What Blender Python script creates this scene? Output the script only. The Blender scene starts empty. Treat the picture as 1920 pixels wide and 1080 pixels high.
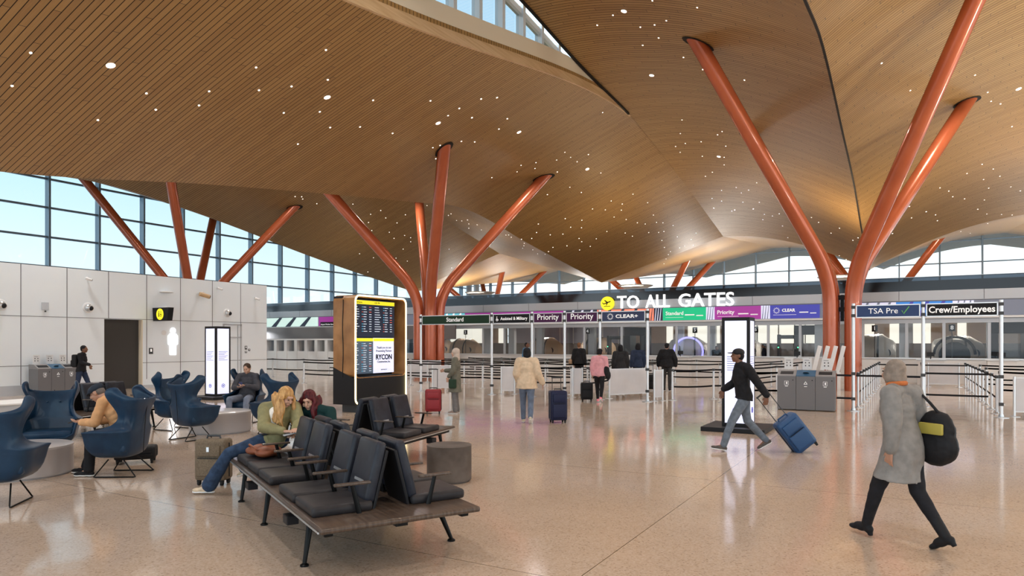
import bpy, bmesh, math, random
from mathutils import Vector, Matrix, Euler
from mathutils.bvhtree import BVHTree
sc = bpy.context.scene
R = math.radians
# ---------------------------------------------------------------- camera
cam_data = bpy.data.cameras.new('camera')
cam = bpy.data.objects.new('camera', cam_data); sc.collection.objects.link(cam)
cam.location = (0, 0, 1.8); cam.rotation_euler = (R(90), 0, R(30))
cam_data.sensor_width = 36; cam_data.lens = 24; cam_data.shift_y = 102/1920
cam_data.clip_end = 500; cam_data.clip_start = .05
sc.camera = cam
# ---------------------------------------------------------------- view and render quality
sc.view_settings.view_transform = 'Standard'; sc.view_settings.look = 'None'
sc.view_settings.gamma = 1; sc.view_settings.use_curve_mapping = False
sc.view_settings.exposure = 0.02
cy = sc.cycles
cy.use_denoising = True; cy.max_bounces = 8; cy.diffuse_bounces = 4; cy.glossy_bounces = 4
cy.transparent_max_bounces = 12; cy.transmission_bounces = 4; cy.caustics_reflective = False; cy.caustics_refractive = False
cy.sample_clamp_indirect = 6
# ---------------------------------------------------------------- world: hazy bright sky
w = bpy.data.worlds.new('world'); sc.world = w; w.use_nodes = True
nt = w.node_tree; nt.nodes.clear()
wo = nt.nodes.new('ShaderNodeOutputWorld'); bg = nt.nodes.new('ShaderNodeBackground')
tc = nt.nodes.new('ShaderNodeTexCoord'); sp = nt.nodes.new('ShaderNodeSeparateXYZ'); cr = nt.nodes.new('ShaderNodeValToRGB')
nt.links.new(tc.outputs['Generated'], sp.inputs[0]); nt.links.new(sp.outputs['Z'], cr.inputs[0])
e = cr.color_ramp.elements
e[0].position = 0; e[0].color = (.95, .98, 1, 1); e[1].position = 1; e[1].color = (.42, .62, .9, 1)
for p_, c_ in ((.10, (.86, .95, 1, 1)), (.22, (.60, .83, .97, 1))):
    q = cr.color_ramp.elements.new(p_); q.color = c_
nt.links.new(cr.outputs[0], bg.inputs[0]); nt.links.new(bg.outputs[0], wo.inputs[0])
bg.inputs[1].default_value = 2.6
# ---------------------------------------------------------------- sun, low behind the left glass
sun = bpy.data.lights.new('sun', 'SUN'); sun.energy = 2.5; sun.angle = R(3); sun.color = (1, .93, .82)
so = bpy.data.objects.new('sun', sun); sc.collection.objects.link(so)
so.rotation_euler = Vector((.80, .45, -.52)).to_track_quat('-Z', 'Y').to_euler()
# ---------------------------------------------------------------- helpers
ROOT = sc.collection
def tag(o, label=None, cat=None, group=None, kind=None):
    if label: o['label'] = label
    if cat: o['category'] = cat
    if group: o['group'] = group
    if kind: o['kind'] = kind
    return o
def empty(name, loc=(0, 0, 0), rz=0, label=None, cat=None, group=None, parent=None):
    o = bpy.data.objects.new(name, None); ROOT.objects.link(o); o.empty_display_size = .1
    o.location = loc; o.rotation_euler = (0, 0, rz)
    if parent: o.parent = parent
    return tag(o, label, cat, group)
def frame_of(d):
    d = d.normalized(); up = Vector((0, 0, 1)) if abs(d.z) < .95 else Vector((1, 0, 0))
    a = d.cross(up).normalized(); b = a.cross(d).normalized()
    return a, b
class MB:
    def __init__(s): s.b = bmesh.new()
    def box(s, c, d, rz=0, bev=0, rot=None):
        M = Matrix.Translation(c) @ (rot.to_4x4() if rot else Matrix.Rotation(rz, 4, 'Z')) @ Matrix.Diagonal((d[0], d[1], d[2], 1))
        r = bmesh.ops.create_cube(s.b, size=1, matrix=M)
        if bev:
            es = list({e for v in r['verts'] for e in v.link_edges})
            bmesh.ops.bevel(s.b, geom=es, offset=bev, segments=2 if bev < .02 else 3, affect='EDGES', profile=.6)
        return s
    def bb(s, x0, x1, y0, y1, z0, z1, bev=0):
        return s.box(((x0+x1)/2, (y0+y1)/2, (z0+z1)/2), (abs(x1-x0), abs(y1-y0), abs(z1-z0)), bev=bev)
    def ring(s, c, a, b, ra, rb, n):
        return [s.b.verts.new(c + a*(math.cos(2*math.pi*i/n)*ra) + b*(math.sin(2*math.pi*i/n)*rb)) for i in range(n)]
    def bridge(s, r0, r1):
        n = len(r0)
        for i in range(n): s.b.faces.new((r0[i], r0[(i+1) % n], r1[(i+1) % n], r1[i]))
    def tube(s, pts, r, n=10, caps=True, closed=False, flat=1):
        pts = [Vector(p) for p in pts]; m = len(pts); rs = r if isinstance(r, (list, tuple)) else [r]*m
        rings = []; a = None
        for i, p in enumerate(pts):
            if closed: t = pts[(i+1) % m] - pts[i-1]
            else: t = (pts[min(i+1, m-1)] - pts[max(i-1, 0)])
            t.normalize()
            if a is None: a, b = frame_of(t)
            else:
                a = (a - t*a.dot(t)); a.normalize(); b = a.cross(t).normalized()
            rings.append(s.ring(p, a, b, rs[i], rs[i]*flat, n))
        for i in range(m-1): s.bridge(rings[i], rings[i+1])
        if closed: s.bridge(rings[-1], rings[0])
        elif caps: s.b.faces.new(list(reversed(rings[0]))); s.b.faces.new(rings[-1])
        return s
    def cyl(s, p0, p1, r0, r1=None, n=16): return s.tube([p0, p1], [r0, r0 if r1 is None else r1], n)
    def lathe(s, prof, c=(0, 0, 0), n=32, sx=1, sy=1):
        c = Vector(c); rings = []
        for r, z in prof: rings.append(s.ring(c+Vector((0, 0, z)), Vector((1, 0, 0)), Vector((0, 1, 0)), max(r, 1e-4)*sx, max(r, 1e-4)*sy, n))
        for i in range(len(rings)-1): s.bridge(rings[i], rings[i+1])
        s.b.faces.new(list(reversed(rings[0]))); s.b.faces.new(rings[-1])
        return s
    def ell(s, c, r, rot=None, u=16, v=10):
        M = Matrix.Translation(c) @ (rot.to_4x4() if rot else Matrix.Identity(4)) @ Matrix.Diagonal((r[0], r[1], r[2], 1))
        bmesh.ops.create_uvsphere(s.b, u_segments=u, v_segments=v, radius=1, matrix=M); return s
    def prism(s, pts, off):
        off = Vector(off); a = [s.b.verts.new(Vector(p)) for p in pts]; b = [s.b.verts.new(Vector(p)+off) for p in pts]
        s.b.faces.new(a); s.b.faces.new(list(reversed(b))); n = len(a)
        for i in range(n): s.b.faces.new((a[i], b[i], b[(i+1) % n], a[(i+1) % n]))
        return s
    def quad(s, *p): s.b.faces.new([s.b.verts.new(Vector(q)) for q in p]); return s
    def build(s, name, mat, parent=None, smooth=False, loc=None, kind=None):
        bmesh.ops.recalc_face_normals(s.b, faces=s.b.faces[:])
        me = bpy.data.meshes.new(name); s.b.to_mesh(me); s.b.free()
        me.materials.append(mat)
        if smooth:
            me.shade_smooth()
            try: me.set_sharp_from_angle(angle=R(40))
            except Exception: pass
        o = bpy.data.objects.new(name, me); ROOT.objects.link(o)
        if parent: o.parent = parent
        if loc: o.location = loc
        if kind: o['kind'] = kind
        return o
def struct(name, mb, mat, parent=None, smooth=False):
    o = mb.build(name, mat, parent, smooth)
    if not parent: o['kind'] = 'structure'
    return o
def copy_tree(o, parent=None):
    c = o.copy(); ROOT.objects.link(c)
    if parent: c.parent = parent
    for ch in [k for k in o.children]: copy_tree(ch, c)
    return c
TMP = bpy.data.scenes.new('tmp')
def evaluated_mesh(ob):
    """mesh of an object after its modifiers, worked out in a scene of its own"""
    TMP.collection.objects.link(ob); vl = TMP.view_layers[0]; vl.update()
    me = bpy.data.meshes.new_from_object(ob.evaluated_get(vl.depsgraph)); TMP.collection.objects.unlink(ob); bpy.data.objects.remove(ob)
    return me
def text_mesh(txt, size, depth=.004, bold=0.0, align='CENTER'):
    cu = bpy.data.curves.new('t', 'FONT'); cu.body = txt; cu.size = size; cu.extrude = depth/2; cu.offset = bold
    cu.align_x = align; cu.align_y = 'CENTER'; cu.resolution_u = 3
    return evaluated_mesh(bpy.data.objects.new('t', cu))
def text(name, txt, size, mat, loc, rot, parent=None, bold=0, depth=.004, align='CENTER', width=None):
    me = text_mesh(txt, size, depth, bold, align); me.materials.clear(); me.materials.append(mat)
    o = bpy.data.objects.new(name, me); ROOT.objects.link(o)
    o.location = loc; o.rotation_euler = rot
    if width:
        xs = [v.co.x for v in me.vertices]; k = width/(max(xs)-min(xs))
        for v in me.vertices: v.co.x *= k
    if parent: o.parent = parent
    return o
FRONT = (R(90), 0, 0)            # text facing -Y
# ---------------------------------------------------------------- materials
def mat(name, col, rough=.5, metal=0, emit=None, es=0, spec=None, coat=0, alpha=None):
    m = bpy.data.materials.new(name); m.use_nodes = True; b = m.node_tree.nodes['Principled BSDF']
    b.inputs['Base Color'].default_value = (*col, 1); b.inputs['Roughness'].default_value = rough
    b.inputs['Metallic'].default_value = metal; b.inputs['Specular IOR Level'].default_value = spec if spec is not None else (.5 if max(col) > .1 else .22)
    b.inputs['Coat Weight'].default_value = coat
    if emit: b.inputs['Emission Color'].default_value = (*emit, 1); b.inputs['Emission Strength'].default_value = es
    return m
def noisy(name, col, col2, scale, rough=.6, metal=0, bump=0, detail=4, stretch=(1, 1, 1), coat=0, lo=.35, hi=.65):
    m = mat(name, col, rough, metal, coat=coat); n = m.node_tree; b = n.nodes['Principled BSDF']
    t = n.nodes.new('ShaderNodeTexCoord'); mp = n.nodes.new('ShaderNodeMapping'); mp.inputs['Scale'].default_value = stretch
    no = n.nodes.new('ShaderNodeTexNoise'); no.inputs['Scale'].default_value = scale; no.inputs['Detail'].default_value = detail
    r = n.nodes.new('ShaderNodeValToRGB'); r.color_ramp.elements[0].color = (*col, 1); r.color_ramp.elements[1].color = (*col2, 1)
    r.color_ramp.elements[0].position = lo; r.color_ramp.elements[1].position = hi
    L = n.links.new; L(t.outputs['Object'], mp.inputs[0]); L(mp.outputs[0], no.inputs[0]); L(no.outputs[0], r.inputs[0]); L(r.outputs[0], b.inputs['Base Color'])
    if bump:
        bu = n.nodes.new('ShaderNodeBump'); bu.inputs['Strength'].default_value = bump; bu.inputs['Distance'].default_value = .01
        L(no.outputs[0], bu.inputs['Height']); L(bu.outputs[0], b.inputs['Normal'])
    return m
M = {}
def glass(name, tint=(.93, .97, .98), refl=.10, rough=.02):
    m = bpy.data.materials.new(name); m.use_nodes = True; n = m.node_tree; n.nodes.clear()
    o = n.nodes.new('ShaderNodeOutputMaterial'); mx = n.nodes.new('ShaderNodeMixShader'); tr = n.nodes.new('ShaderNodeBsdfTransparent')
    g = n.nodes.new('ShaderNodeBsdfGlossy'); f = n.nodes.new('ShaderNodeLayerWeight'); mm = n.nodes.new('ShaderNodeMath'); mm.operation = 'MULTIPLY_ADD'
    tr.inputs[0].default_value = (*tint, 1); g.inputs['Roughness'].default_value = rough; g.inputs[0].default_value = (.9, .95, 1, 1)
    f.inputs[0].default_value = .25; mm.inputs[1].default_value = .5; mm.inputs[2].default_value = refl*.5
    L = n.links.new; L(f.outputs['Facing'], mm.inputs[0]); L(mm.outputs[0], mx.inputs[0]); L(tr.outputs[0], mx.inputs[1]); L(g.outputs[0], mx.inputs[2]); L(mx.outputs[0], o.inputs[0])
    return m
def add_math(n, op, a, b=None, c=None):
    x = n.nodes.new('ShaderNodeMath'); x.operation = op
    for i, v in enumerate((a, b, c)):
        if v is None: continue
        if isinstance(v, (int, float)): x.inputs[i].default_value = v
        else: n.links.new(v, x.inputs[i])
    return x.outputs[0]
def slat_mat(name, pitch=.155, gapw=.12, lengthw=2.9):
    """timber slats running across the hall: dark joint lines every `pitch`, boards with their own tone"""
    m = mat(name, (.4, .22, .1), .42); n = m.node_tree; b = n.nodes['Principled BSDF']; L = n.links.new
    t = n.nodes.new('ShaderNodeTexCoord'); s = n.nodes.new('ShaderNodeSeparateXYZ'); L(t.outputs['Object'], s.inputs[0])
    y = add_math(n, 'DIVIDE', s.outputs['Y'], pitch)
    fr = add_math(n, 'FRACT', add_math(n, 'ADD', y, 500)); row = add_math(n, 'FLOOR', add_math(n, 'ADD', y, 500))
    gap = add_math(n, 'LESS_THAN', fr, gapw*1.0)
    xo = add_math(n, 'ADD', add_math(n, 'DIVIDE', s.outputs['X'], lengthw), add_math(n, 'MULTIPLY', row, .381))
    xf = add_math(n, 'FRACT', add_math(n, 'ADD', xo, 500)); col = add_math(n, 'FLOOR', add_math(n, 'ADD', xo, 500))
    endj = add_math(n, 'LESS_THAN', xf, .004)
    cb = n.nodes.new('ShaderNodeCombineXYZ'); L(row, cb.inputs[0]); L(col, cb.inputs[1])
    wn = n.nodes.new('ShaderNodeTexWhiteNoise'); wn.noise_dimensions = '3D'; L(cb.outputs[0], wn.inputs['Vector'])
    mp = n.nodes.new('ShaderNodeMapping'); mp.inputs['Scale'].default_value = (1.2, 22, 1.2); L(t.outputs['Object'], mp.inputs[0])
    no = n.nodes.new('ShaderNodeTexNoise'); no.inputs['Scale'].default_value = 1.6; no.inputs['Detail'].default_value = 5; L(mp.outputs[0], no.inputs[0])
    v = add_math(n, 'ADD', add_math(n, 'MULTIPLY', wn.outputs['Value'], .32), add_math(n, 'MULTIPLY', no.outputs[0], .6))
    r = n.nodes.new('ShaderNodeValToRGB'); L(v, r.inputs[0])
    r.color_ramp.elements[0].position = .15; r.color_ramp.elements[0].color = (.28, .150, .045, 1)
    r.color_ramp.elements[1].position = .95; r.color_ramp.elements[1].color = (.45, .272, .100, 1)
    mx = n.nodes.new('ShaderNodeMix'); mx.data_type = 'RGBA'; L(add_math(n, 'MAXIMUM', gap, endj), mx.inputs[0]); L(r.outputs[0], mx.inputs[6]); mx.inputs[7].default_value = (.012, .004, .002, 1)
    L(mx.outputs[2], b.inputs['Base Color'])
    L(add_math(n, 'MULTIPLY_ADD', gap, .4, .50), b.inputs['Roughness'])
    bu = n.nodes.new('ShaderNodeBump'); bu.inputs['Distance'].default_value = .02; bu.inputs['Strength'].default_value = .25; L(add_math(n, 'SUBTRACT', 1, gap), bu.inputs['Height']); L(bu.outputs[0], b.inputs['Normal'])
    return m
def floor_mat():
    m = mat('terrazzo', (.5, .4, .32), .12); n = m.node_tree; b = n.nodes['Principled BSDF']; L = n.links.new
    t = n.nodes.new('ShaderNodeTexCoord'); s = n.nodes.new('ShaderNodeSeparateXYZ'); L(t.outputs['Object'], s.inputs[0])
    def joint(axis, per, off, wd):
        f = add_math(n, 'FRACT', add_math(n, 'ADD', add_math(n, 'DIVIDE', add_math(n, 'SUBTRACT', s.outputs[axis], off), per), 500))
        return add_math(n, 'LESS_THAN', f, wd/per)
    j = add_math(n, 'MAXIMUM', joint('X', 6.37, -2.17, .008), joint('Y', 4.35, 4.67, .008))
    v = n.nodes.new('ShaderNodeTexVoronoi'); v.inputs['Scale'].default_value = 70; L(t.outputs['Object'], v.inputs['Vector'])
    r = n.nodes.new('ShaderNodeValToRGB'); L(v.outputs['Color'], r.inputs[0]); r.color_ramp.interpolation = 'CONSTANT'
    base = (.50, .385, .295, 1)
    E_ = r.color_ramp.elements; E_[0].position = 0; E_[0].color = (.37, .275, .205, 1); E_[1].position = .17; E_[1].color = base
    for p_, c_ in ((.45, (.54, .425, .335, 1)), (.72, (.47, .36, .27, 1)), (.9, (.58, .47, .37, 1))):
        q = E_.new(p_); q.color = c_
    no = n.nodes.new('ShaderNodeTexNoise'); no.inputs['Scale'].default_value = .55; no.inputs['Detail'].default_value = 6; L(t.outputs['Object'], no.inputs[0])
    hs = n.nodes.new('ShaderNodeHueSaturation'); L(r.outputs[0], hs.inputs['Color']); L(add_math(n, 'MULTIPLY_ADD', no.outputs[0], .3, .85), hs.inputs['Value'])
    mx = n.nodes.new('ShaderNodeMix'); mx.data_type = 'RGBA'; L(j, mx.inputs[0]); L(hs.outputs[0], mx.inputs[6]); mx.inputs[7].default_value = (.10, .07, .05, 1)
    L(mx.outputs[2], b.inputs['Base Color'])
    n2 = n.nodes.new('ShaderNodeTexNoise'); n2.inputs['Scale'].default_value = 1.3; n2.inputs['Detail'].default_value = 5; L(t.outputs['Object'], n2.inputs[0])
    L(add_math(n, 'MULTIPLY_ADD', n2.outputs[0], .14, .045), b.inputs['Roughness'])
    bu = n.nodes.new('ShaderNodeBump'); bu.inputs['Strength'].default_value = .10; bu.inputs['Distance'].default_value = .02
    n3 = n.nodes.new('ShaderNodeTexNoise'); n3.inputs['Scale'].default_value = 2.2; L(t.outputs['Object'], n3.inputs[0]); L(n3.outputs[0], bu.inputs['Height']); L(bu.outputs[0], b.inputs['Normal'])
    b.inputs['Specular IOR Level'].default_value = .75
    return m
M['floor'] = floor_mat(); M['slat'] = slat_mat('timber_slats')
M['glass'] = glass('tinted_glass', (.40, .455, .475)); M['glassb'] = glass('clear_glass', (.56, .60, .61)); M['glass_in'] = glass('partition_glass', (.94, .95, .95), .03, .03)
M['tan'] = noisy('tan_veneer', (.50, .33, .17), (.60, .42, .24), 3, .5, stretch=(.3, .3, 6))
M['cream'] = mat('cream_board', (.74, .66, .52), .55)
M['seam'] = mat('dark_seam', (.015, .012, .01), .7)
M['mull'] = mat('mullion', (.22, .30, .38), .4, .3); M['mullw'] = mat('white_mullion', (.62, .68, .74), .4)
M['white'] = mat('white_paint', (.78, .79, .80), .45); M['panel'] = noisy('white_wall_panel', (.80, .87, .93), (.83, .90, .95), .7, .38)
M['joint'] = mat('joint', (.16, .17, .19), .7); M['grey'] = mat('grey_panel', (.50, .53, .57), .35, .2)
M['dgrey'] = mat('dark_grey', (.06, .065, .07), .4); M['black'] = mat('black', (.012, .012, .014), .45)
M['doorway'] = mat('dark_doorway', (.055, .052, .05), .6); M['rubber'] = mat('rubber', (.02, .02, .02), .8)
M['copper'] = noisy('orange_lacquered_steel', (.46, .105, .040), (.51, .125, .048), 1.2, .26, .25, coat=.4)
M['steel'] = mat('brushed_steel', (.62, .64, .66), .3, .85); M['alu'] = mat('anodised_aluminium', (.72, .74, .76), .32, .55)
M['deck'] = mat('light_bounce_white', (.85, .85, .85), .6); M['concrete'] = noisy('outdoor_concrete', (.5, .5, .49), (.58, .58, .56), .3, .9)
M['balu'] = glass('dark_balustrade_glass', (.20, .24, .28), .06, .12)
# ================================================================ shell
def hermite(pts):
    """piecewise smooth profile through (y, z) points; a sharp break where a point is given as (y, z, 1)"""
    P = pts
    def f(y):
        if y <= P[0][0]: return P[0][1]
        if y >= P[-1][0]: return P[-1][1]
        for i in range(len(P)-1):
            if P[i][0] <= y <= P[i+1][0]: break
        def sl(k, side):
            if k in (0, len(P)-1) or len(P[k]) > 2:
                a, b = (P[k-1], P[k]) if (side < 0 and k > 0) or k == len(P)-1 else (P[k], P[k+1])
                return (b[1]-a[1])/(b[0]-a[0])
            s0 = (P[k][1]-P[k-1][1])/(P[k][0]-P[k-1][0]); s1 = (P[k+1][1]-P[k][1])/(P[k+1][0]-P[k][0])
            return 0 if s0*s1 < 0 else 2*s0*s1/(s0+s1+1e-9)
        h = P[i+1][0]-P[i][0]; u = (y-P[i][0])/h; m0 = sl(i, 1)*h; m1 = sl(i+1, -1)*h
        return (2*u**3-3*u*u+1)*P[i][1] + (u**3-2*u*u+u)*m0 + (-2*u**3+3*u*u)*P[i+1][1] + (u**3-u*u)*m1
    return f
TAIL = [(51, 9.56, 1), (72, 11.2), (84, 11.7)]; KT = [(51, 6.6, 1), (72, 9.1), (84, 9.7)]
K0 = hermite([(-16, 7.2), (0, 7.6), (9, 8.6), (14, 9.5), (17.7, 10), (21.3, 10.4), (28.9, 9.8), (35, 9.2), (41.4, 7.95)] + KT)
K1 = hermite([(-16, 6), (3, 6.0), (9, 6.4), (15.5, 7.35), (27, 8.77), (31, 9.2), (39, 8.15)] + KT)
K2 = hermite([(-16, 8), (10, 9.8), (17, 10.7), (22, 11), (27, 10.5), (33, 9.5), (35.3, 9.05), (40.4, 8.17), (47.6, 7.1)] + KT)
E1 = hermite([(-16, 8.8), (3, 9.0), (12.2, 10.0), (31.5, 12.8), (39.4, 11.65)] + TAIL)
E0 = hermite([(-16, 12.5), (0, 13.6), (10, 14.1), (15, 14.1), (20.6, 13.7), (25.8, 13.15), (31.5, 12.8), (39.4, 11.65)] + TAIL)
E2 = hermite([(-16, 11.5), (12, 12.5), (22, 13.4), (31.5, 12.9), (39.4, 11.8)] + TAIL)
ER = hermite([(-16, 12), (10, 13.8), (20, 14.2), (24, 14), (31.5, 12.9), (39.4, 11.7)] + TAIL)
g_lin = lambda t: t
g_cc = lambda t: 1-(1-t)**1.9
# halves: (keel x, edge x, keel profile, edge profile, section curve)
HALVES = [(-40.3, -49.8, K2, E2, g_lin), (-40.3, -30.7, K2, E2, g_lin), (-21.15, -30.7, K1, E2, g_lin), (-21.15, -11.6, K1, E1, g_lin),
          (-2.1, -11.6, K0, E0, g_cc), (-2.1, 7.4, K0, ER, g_cc), (17, 7.4, K1, ER, g_lin)]
def zceil(x, y):
    for k, e_, K, E_, g in HALVES:
        if min(k, e_) <= x <= max(k, e_):
            t = (x-k)/(e_-k); return K(y) + (E_(y)-K(y))*g(t)
    return 12
YS = [-14 + i*1.0 for i in range(99)]
for k, e_, K, E_, g in HALVES:
    mb = MB(); NT = 14; grid = []
    for y in YS:
        kk, ee = K(y), E_(y)
        grid.append([mb.b.verts.new((k+(e_-k)*i/NT, y, kk+(ee-kk)*g(i/NT))) for i in range(NT+1)])
    top = [[mb.b.verts.new(v.co+Vector((0, 0, .45))) for v in r] for r in grid]
    for j in range(len(YS)-1):
        for i in range(NT):
            mb.b.faces.new((grid[j][i], grid[j][i+1], grid[j+1][i+1], grid[j+1][i]))
            mb.b.faces.new((top[j][i], top[j+1][i], top[j+1][i+1], top[j][i+1]))
        for i in (0, NT): mb.b.faces.new((grid[j][i], grid[j+1][i], top[j+1][i], top[j][i]))
    for j in (0, len(YS)-1):
        for i in range(NT): mb.b.faces.new((grid[j][i], grid[j][i+1], top[j][i+1], top[j][i]))
    o_ = struct('ceiling', mb, M['slat'], smooth=True)
    for ed in o_.data.edges:
        a, b = (o_.data.vertices[q].co for q in ed.vertices)
        if abs(a.y-51) < .01 and abs(b.y-51) < .01: ed.use_edge_sharp = True
# clerestory between the low and the high roof edge at x = -11.6
X = -11.6
def strip(name, xo, z0f, z1f, y0, y1, mat_, th=.1, n=60):
    mb = MB(); prev = None
    for i in range(n+1):
        y = y0+(y1-y0)*i/n; a, b = z0f(y), max(z0f(y)+.01, z1f(y))
        cur = [mb.b.verts.new((xo+dx, y, z)) for dx, z in ((0, a), (th, a), (th, b), (0, b))]
        if prev: mb.bridge(prev, cur)
        else: mb.b.faces.new(cur)
        prev = cur
    mb.b.faces.new(list(reversed(prev)))
    return struct(name, mb, mat_)
strip('trim_1', X+.03, lambda y: E1(y)-.02, lambda y: E1(y)+.30, -14, 31.6, M['tan'], -.25)
strip('trim_2', X-.01, lambda y: E1(y)+.30, lambda y: min(E1(y)+1.0, E0(y)), -14, 31.4, M['cream'], -.2)
strip('trim_3', X+.02, lambda y: E0(y)-.09, lambda y: E0(y)+.02, -14, 31.2, M['seam'], .08)
cl = MB(); gl = MB(); y = 16.9-1.43*21
while y < 29:
    a, b = E1(y)+.85, E0(y)+.1
    if b-a > .12: cl.bb(X-.42, X-.12, y-.09, y+.09, a, b)
    y += 1.43
for i in range(62):
    y0 = -14+i*.7; y1 = y0+.7
    if E0(y1) - E1(y1) - .95 > .05:
        a0, a1, b0, b1 = E1(y0)+.85, E1(y1)+.85, E0(y0), E0(y1)
        gl.quad((X-.3, y0, a0), (X-.3, y1, a1), (X-.3, y1, b1), (X-.3, y0, b0))
        cl.prism([(X-.40, y0, b0-.02), (X-.40, y1, b1-.02), (X-.40, y1, b1-.22), (X-.40, y0, b0-.22)], (.22, 0, 0))
wf = struct('window_3', cl, M['mullw']); gl.build('pane', M['glass'], wf)
strip('trim_4', -2.13, lambda y: K0(y)-.03, lambda y: K0(y)+.02, -14, 51, M['seam'], .065)
# floor and outside ground
mb = MB(); mb.bb(-52, 32, -18, 74, -.3, 0); struct('floor', mb, M['floor'])
mb = MB(); mb.bb(-260, 200, -150, 300, -.6, -.32); g_ = struct('ground', mb, M['concrete'])
# left and back curtain walls
cl = MB(); gl = MB(); XW = -48
y = 23.2-3.15*12
ys = []
while y < 72: ys.append(y); y += 3.15
for y in ys: cl.bb(XW-.25, XW+.25, y-.06, y+.06, 0, zceil(XW, y)+.2)
for z in (.15, 2.9, 4.8, 6.7, 8.6, 10.5, 12.35): cl.bb(XW-.08, XW+.1, -14.6, 72, z-.06, z+.06)
gl.quad((XW, -16, 0), (XW, 72, 0), (XW, 72, 14.2), (XW, -16, 14.2))
wf = struct('window_1', cl, M['mull']); gl.build('pane', M['glass'], wf)
cl = MB(); gl = MB(); YB = 72; x = -16.3-3.15*10
while x < 26:
    cl.bb(x-.06, x+.06, YB-.25, YB+.25, 0, min(zceil(x, YB), 11.4)+.1); x += 3.15
for z in (.15, 2.6, 4.4, 6.9, 8.85, 10.8): cl.bb(-48, 26, YB-.08, YB+.08, z-.05, z+.05)
gl.quad((-48, YB, 0), (26, YB, 0), (26, YB, 11.6), (-48, YB, 11.6))
wf = struct('window_2', cl, M['mull']); gl.build('pane', M['glassb'], wf)
mb = MB(); mb.cyl((-47.3, 71.2, 0), (-47.3, 71.2, 13), .35, n=20); mb.cyl((-46.2, 71.2, 0), (-46.2, 71.2, 13), .35, n=20)
struct('trim_5', mb, M['grey'], smooth=True)
# tree columns
def tree_column(cx, cy_, label, hs=None, detail=True):
    root = empty('branching_column', (cx, cy_, 0), 0, label, 'column', 'branching orange columns')
    for sx, sy in ((-1, -1), (1, -1), (1, 1), (-1, 1)):
        b0 = Vector((.37*sx, .37*sy, 0)); tx, ty = 4.25*sx, 4.6*sy
        zt = zceil(cx+tx, cy_+ty)
        bend = Vector((.37*sx, .37*sy, 4.3)); top = Vector((tx, ty, zt)); d = (top-bend).normalized()
        # keep going along the same line until the ceiling is met
        for _ in range(60):
            if zceil(cx+top.x, cy_+top.y) > top.z: top += d*.05
            else: break
        p0 = Vector((b0.x, b0.y, 3.2)); p2 = bend+d*1.3
        pts = [b0, p0]
        for i in range(1, 9):
            u = i/8; pts.append(p0*(1-u)**2 + bend*2*u*(1-u) + p2*u*u)
        pts.append(top+d*.5)
        mb = MB(); mb.tube(pts, .275, 24); mb.cyl(b0+Vector((0, 0, .9)), b0+Vector((0, 0, .93)), .28, n=24)
        mb.build('pipe', M['copper'], root, smooth=True)
        if detail:
            e = .2; X_, Y_ = cx+top.x, cy_+top.y
            nx = Vector((e, 0, zceil(X_+e, Y_)-zceil(X_, Y_))).normalized(); ny = Vector((0, e, zceil(X_, Y_+e)-zceil(X_, Y_))).normalized()
            nn = nx.cross(ny).normalized()
            a = (d - nn*d.dot(nn)).normalized(); b_ = nn.cross(a)
            c0 = Vector((top.x, top.y, zceil(X_, Y_)-.025)); mb = MB(); ra = .36/abs(d.dot(nn)); 
            r_ = mb.ring(c0, a, b_, ra, .36, 32); mb.b.faces.new(r_)
            mb.build('ceiling_opening', M['seam'], root)
    mb = MB()
    for z in (3.05, 3.5): mb.box((0, 0, z), (.30, .30, .16))
    mb.bb(-.06, .06, -.06, .06, 2.6, 3.6); mb.build('spacer', M['black'], root)
    return root
tree_column(-2.1, 28.7, 'nearest tall orange branching column, standing behind the trash bins')
tree_column(-21.2, 28.2, 'orange branching column rising behind the wooden departures kiosk')
tree_column(-40.3, 28.2, 'orange branching column rising behind the white restroom wall')
tree_column(-2.1, 65, 'far orange column whose branch shows right of the nearest column', detail=False)
tree_column(-21.2, 65, 'far orange column above the lettering over the checkpoint', detail=False)
tree_column(-40.3, 65, 'far orange column right behind the departures kiosk column', detail=False)
# restroom block, left
XL = -26.0; mb = MB(); H = 4.46
D0, D1 = 14.5, 15.98
mb.bb(XL-9, XL, -14, D0, 0, H); mb.bb(XL-9, XL, D1, 22, 0, H); mb.bb(XL-9, XL, D0, D1, 2.68, H)
struct('wall_left', mb, M['panel'])
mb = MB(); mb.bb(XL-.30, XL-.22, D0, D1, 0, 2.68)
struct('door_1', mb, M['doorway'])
mb = MB(); mb.bb(XL-.22, XL+.01, D1-.03, D1+.0, 0, 2.68); struct('trim_6', mb, M['cream'])
mb = MB()
for y in [11.72-1.47*k for k in range(1, 16)] + [11.72, 13.19, 16.15, 17.6, 19.1, 20.55]:
    mb.bb(XL, XL+.006, y-.012, y+.012, .35, H)
for z in (2.70, 1.0): mb.bb(XL, XL+.005, -14, D0 if z < 2 else 22, z-.009, z+.009)
mb.bb(XL, XL+.005, D1, 22, .99, 1.008); mb.bb(XL, XL+.005, 14.66-.012, 14.66+.012, 2.7, H)
struct('trim_7', mb, M['joint'])
mb = MB(); mb.bb(XL, XL+.02, -14, D0, 0, .34); mb.bb(XL, XL+.02, D1, 22, 0, .12); struct('baseboard_left', mb, M['grey'])

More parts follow.
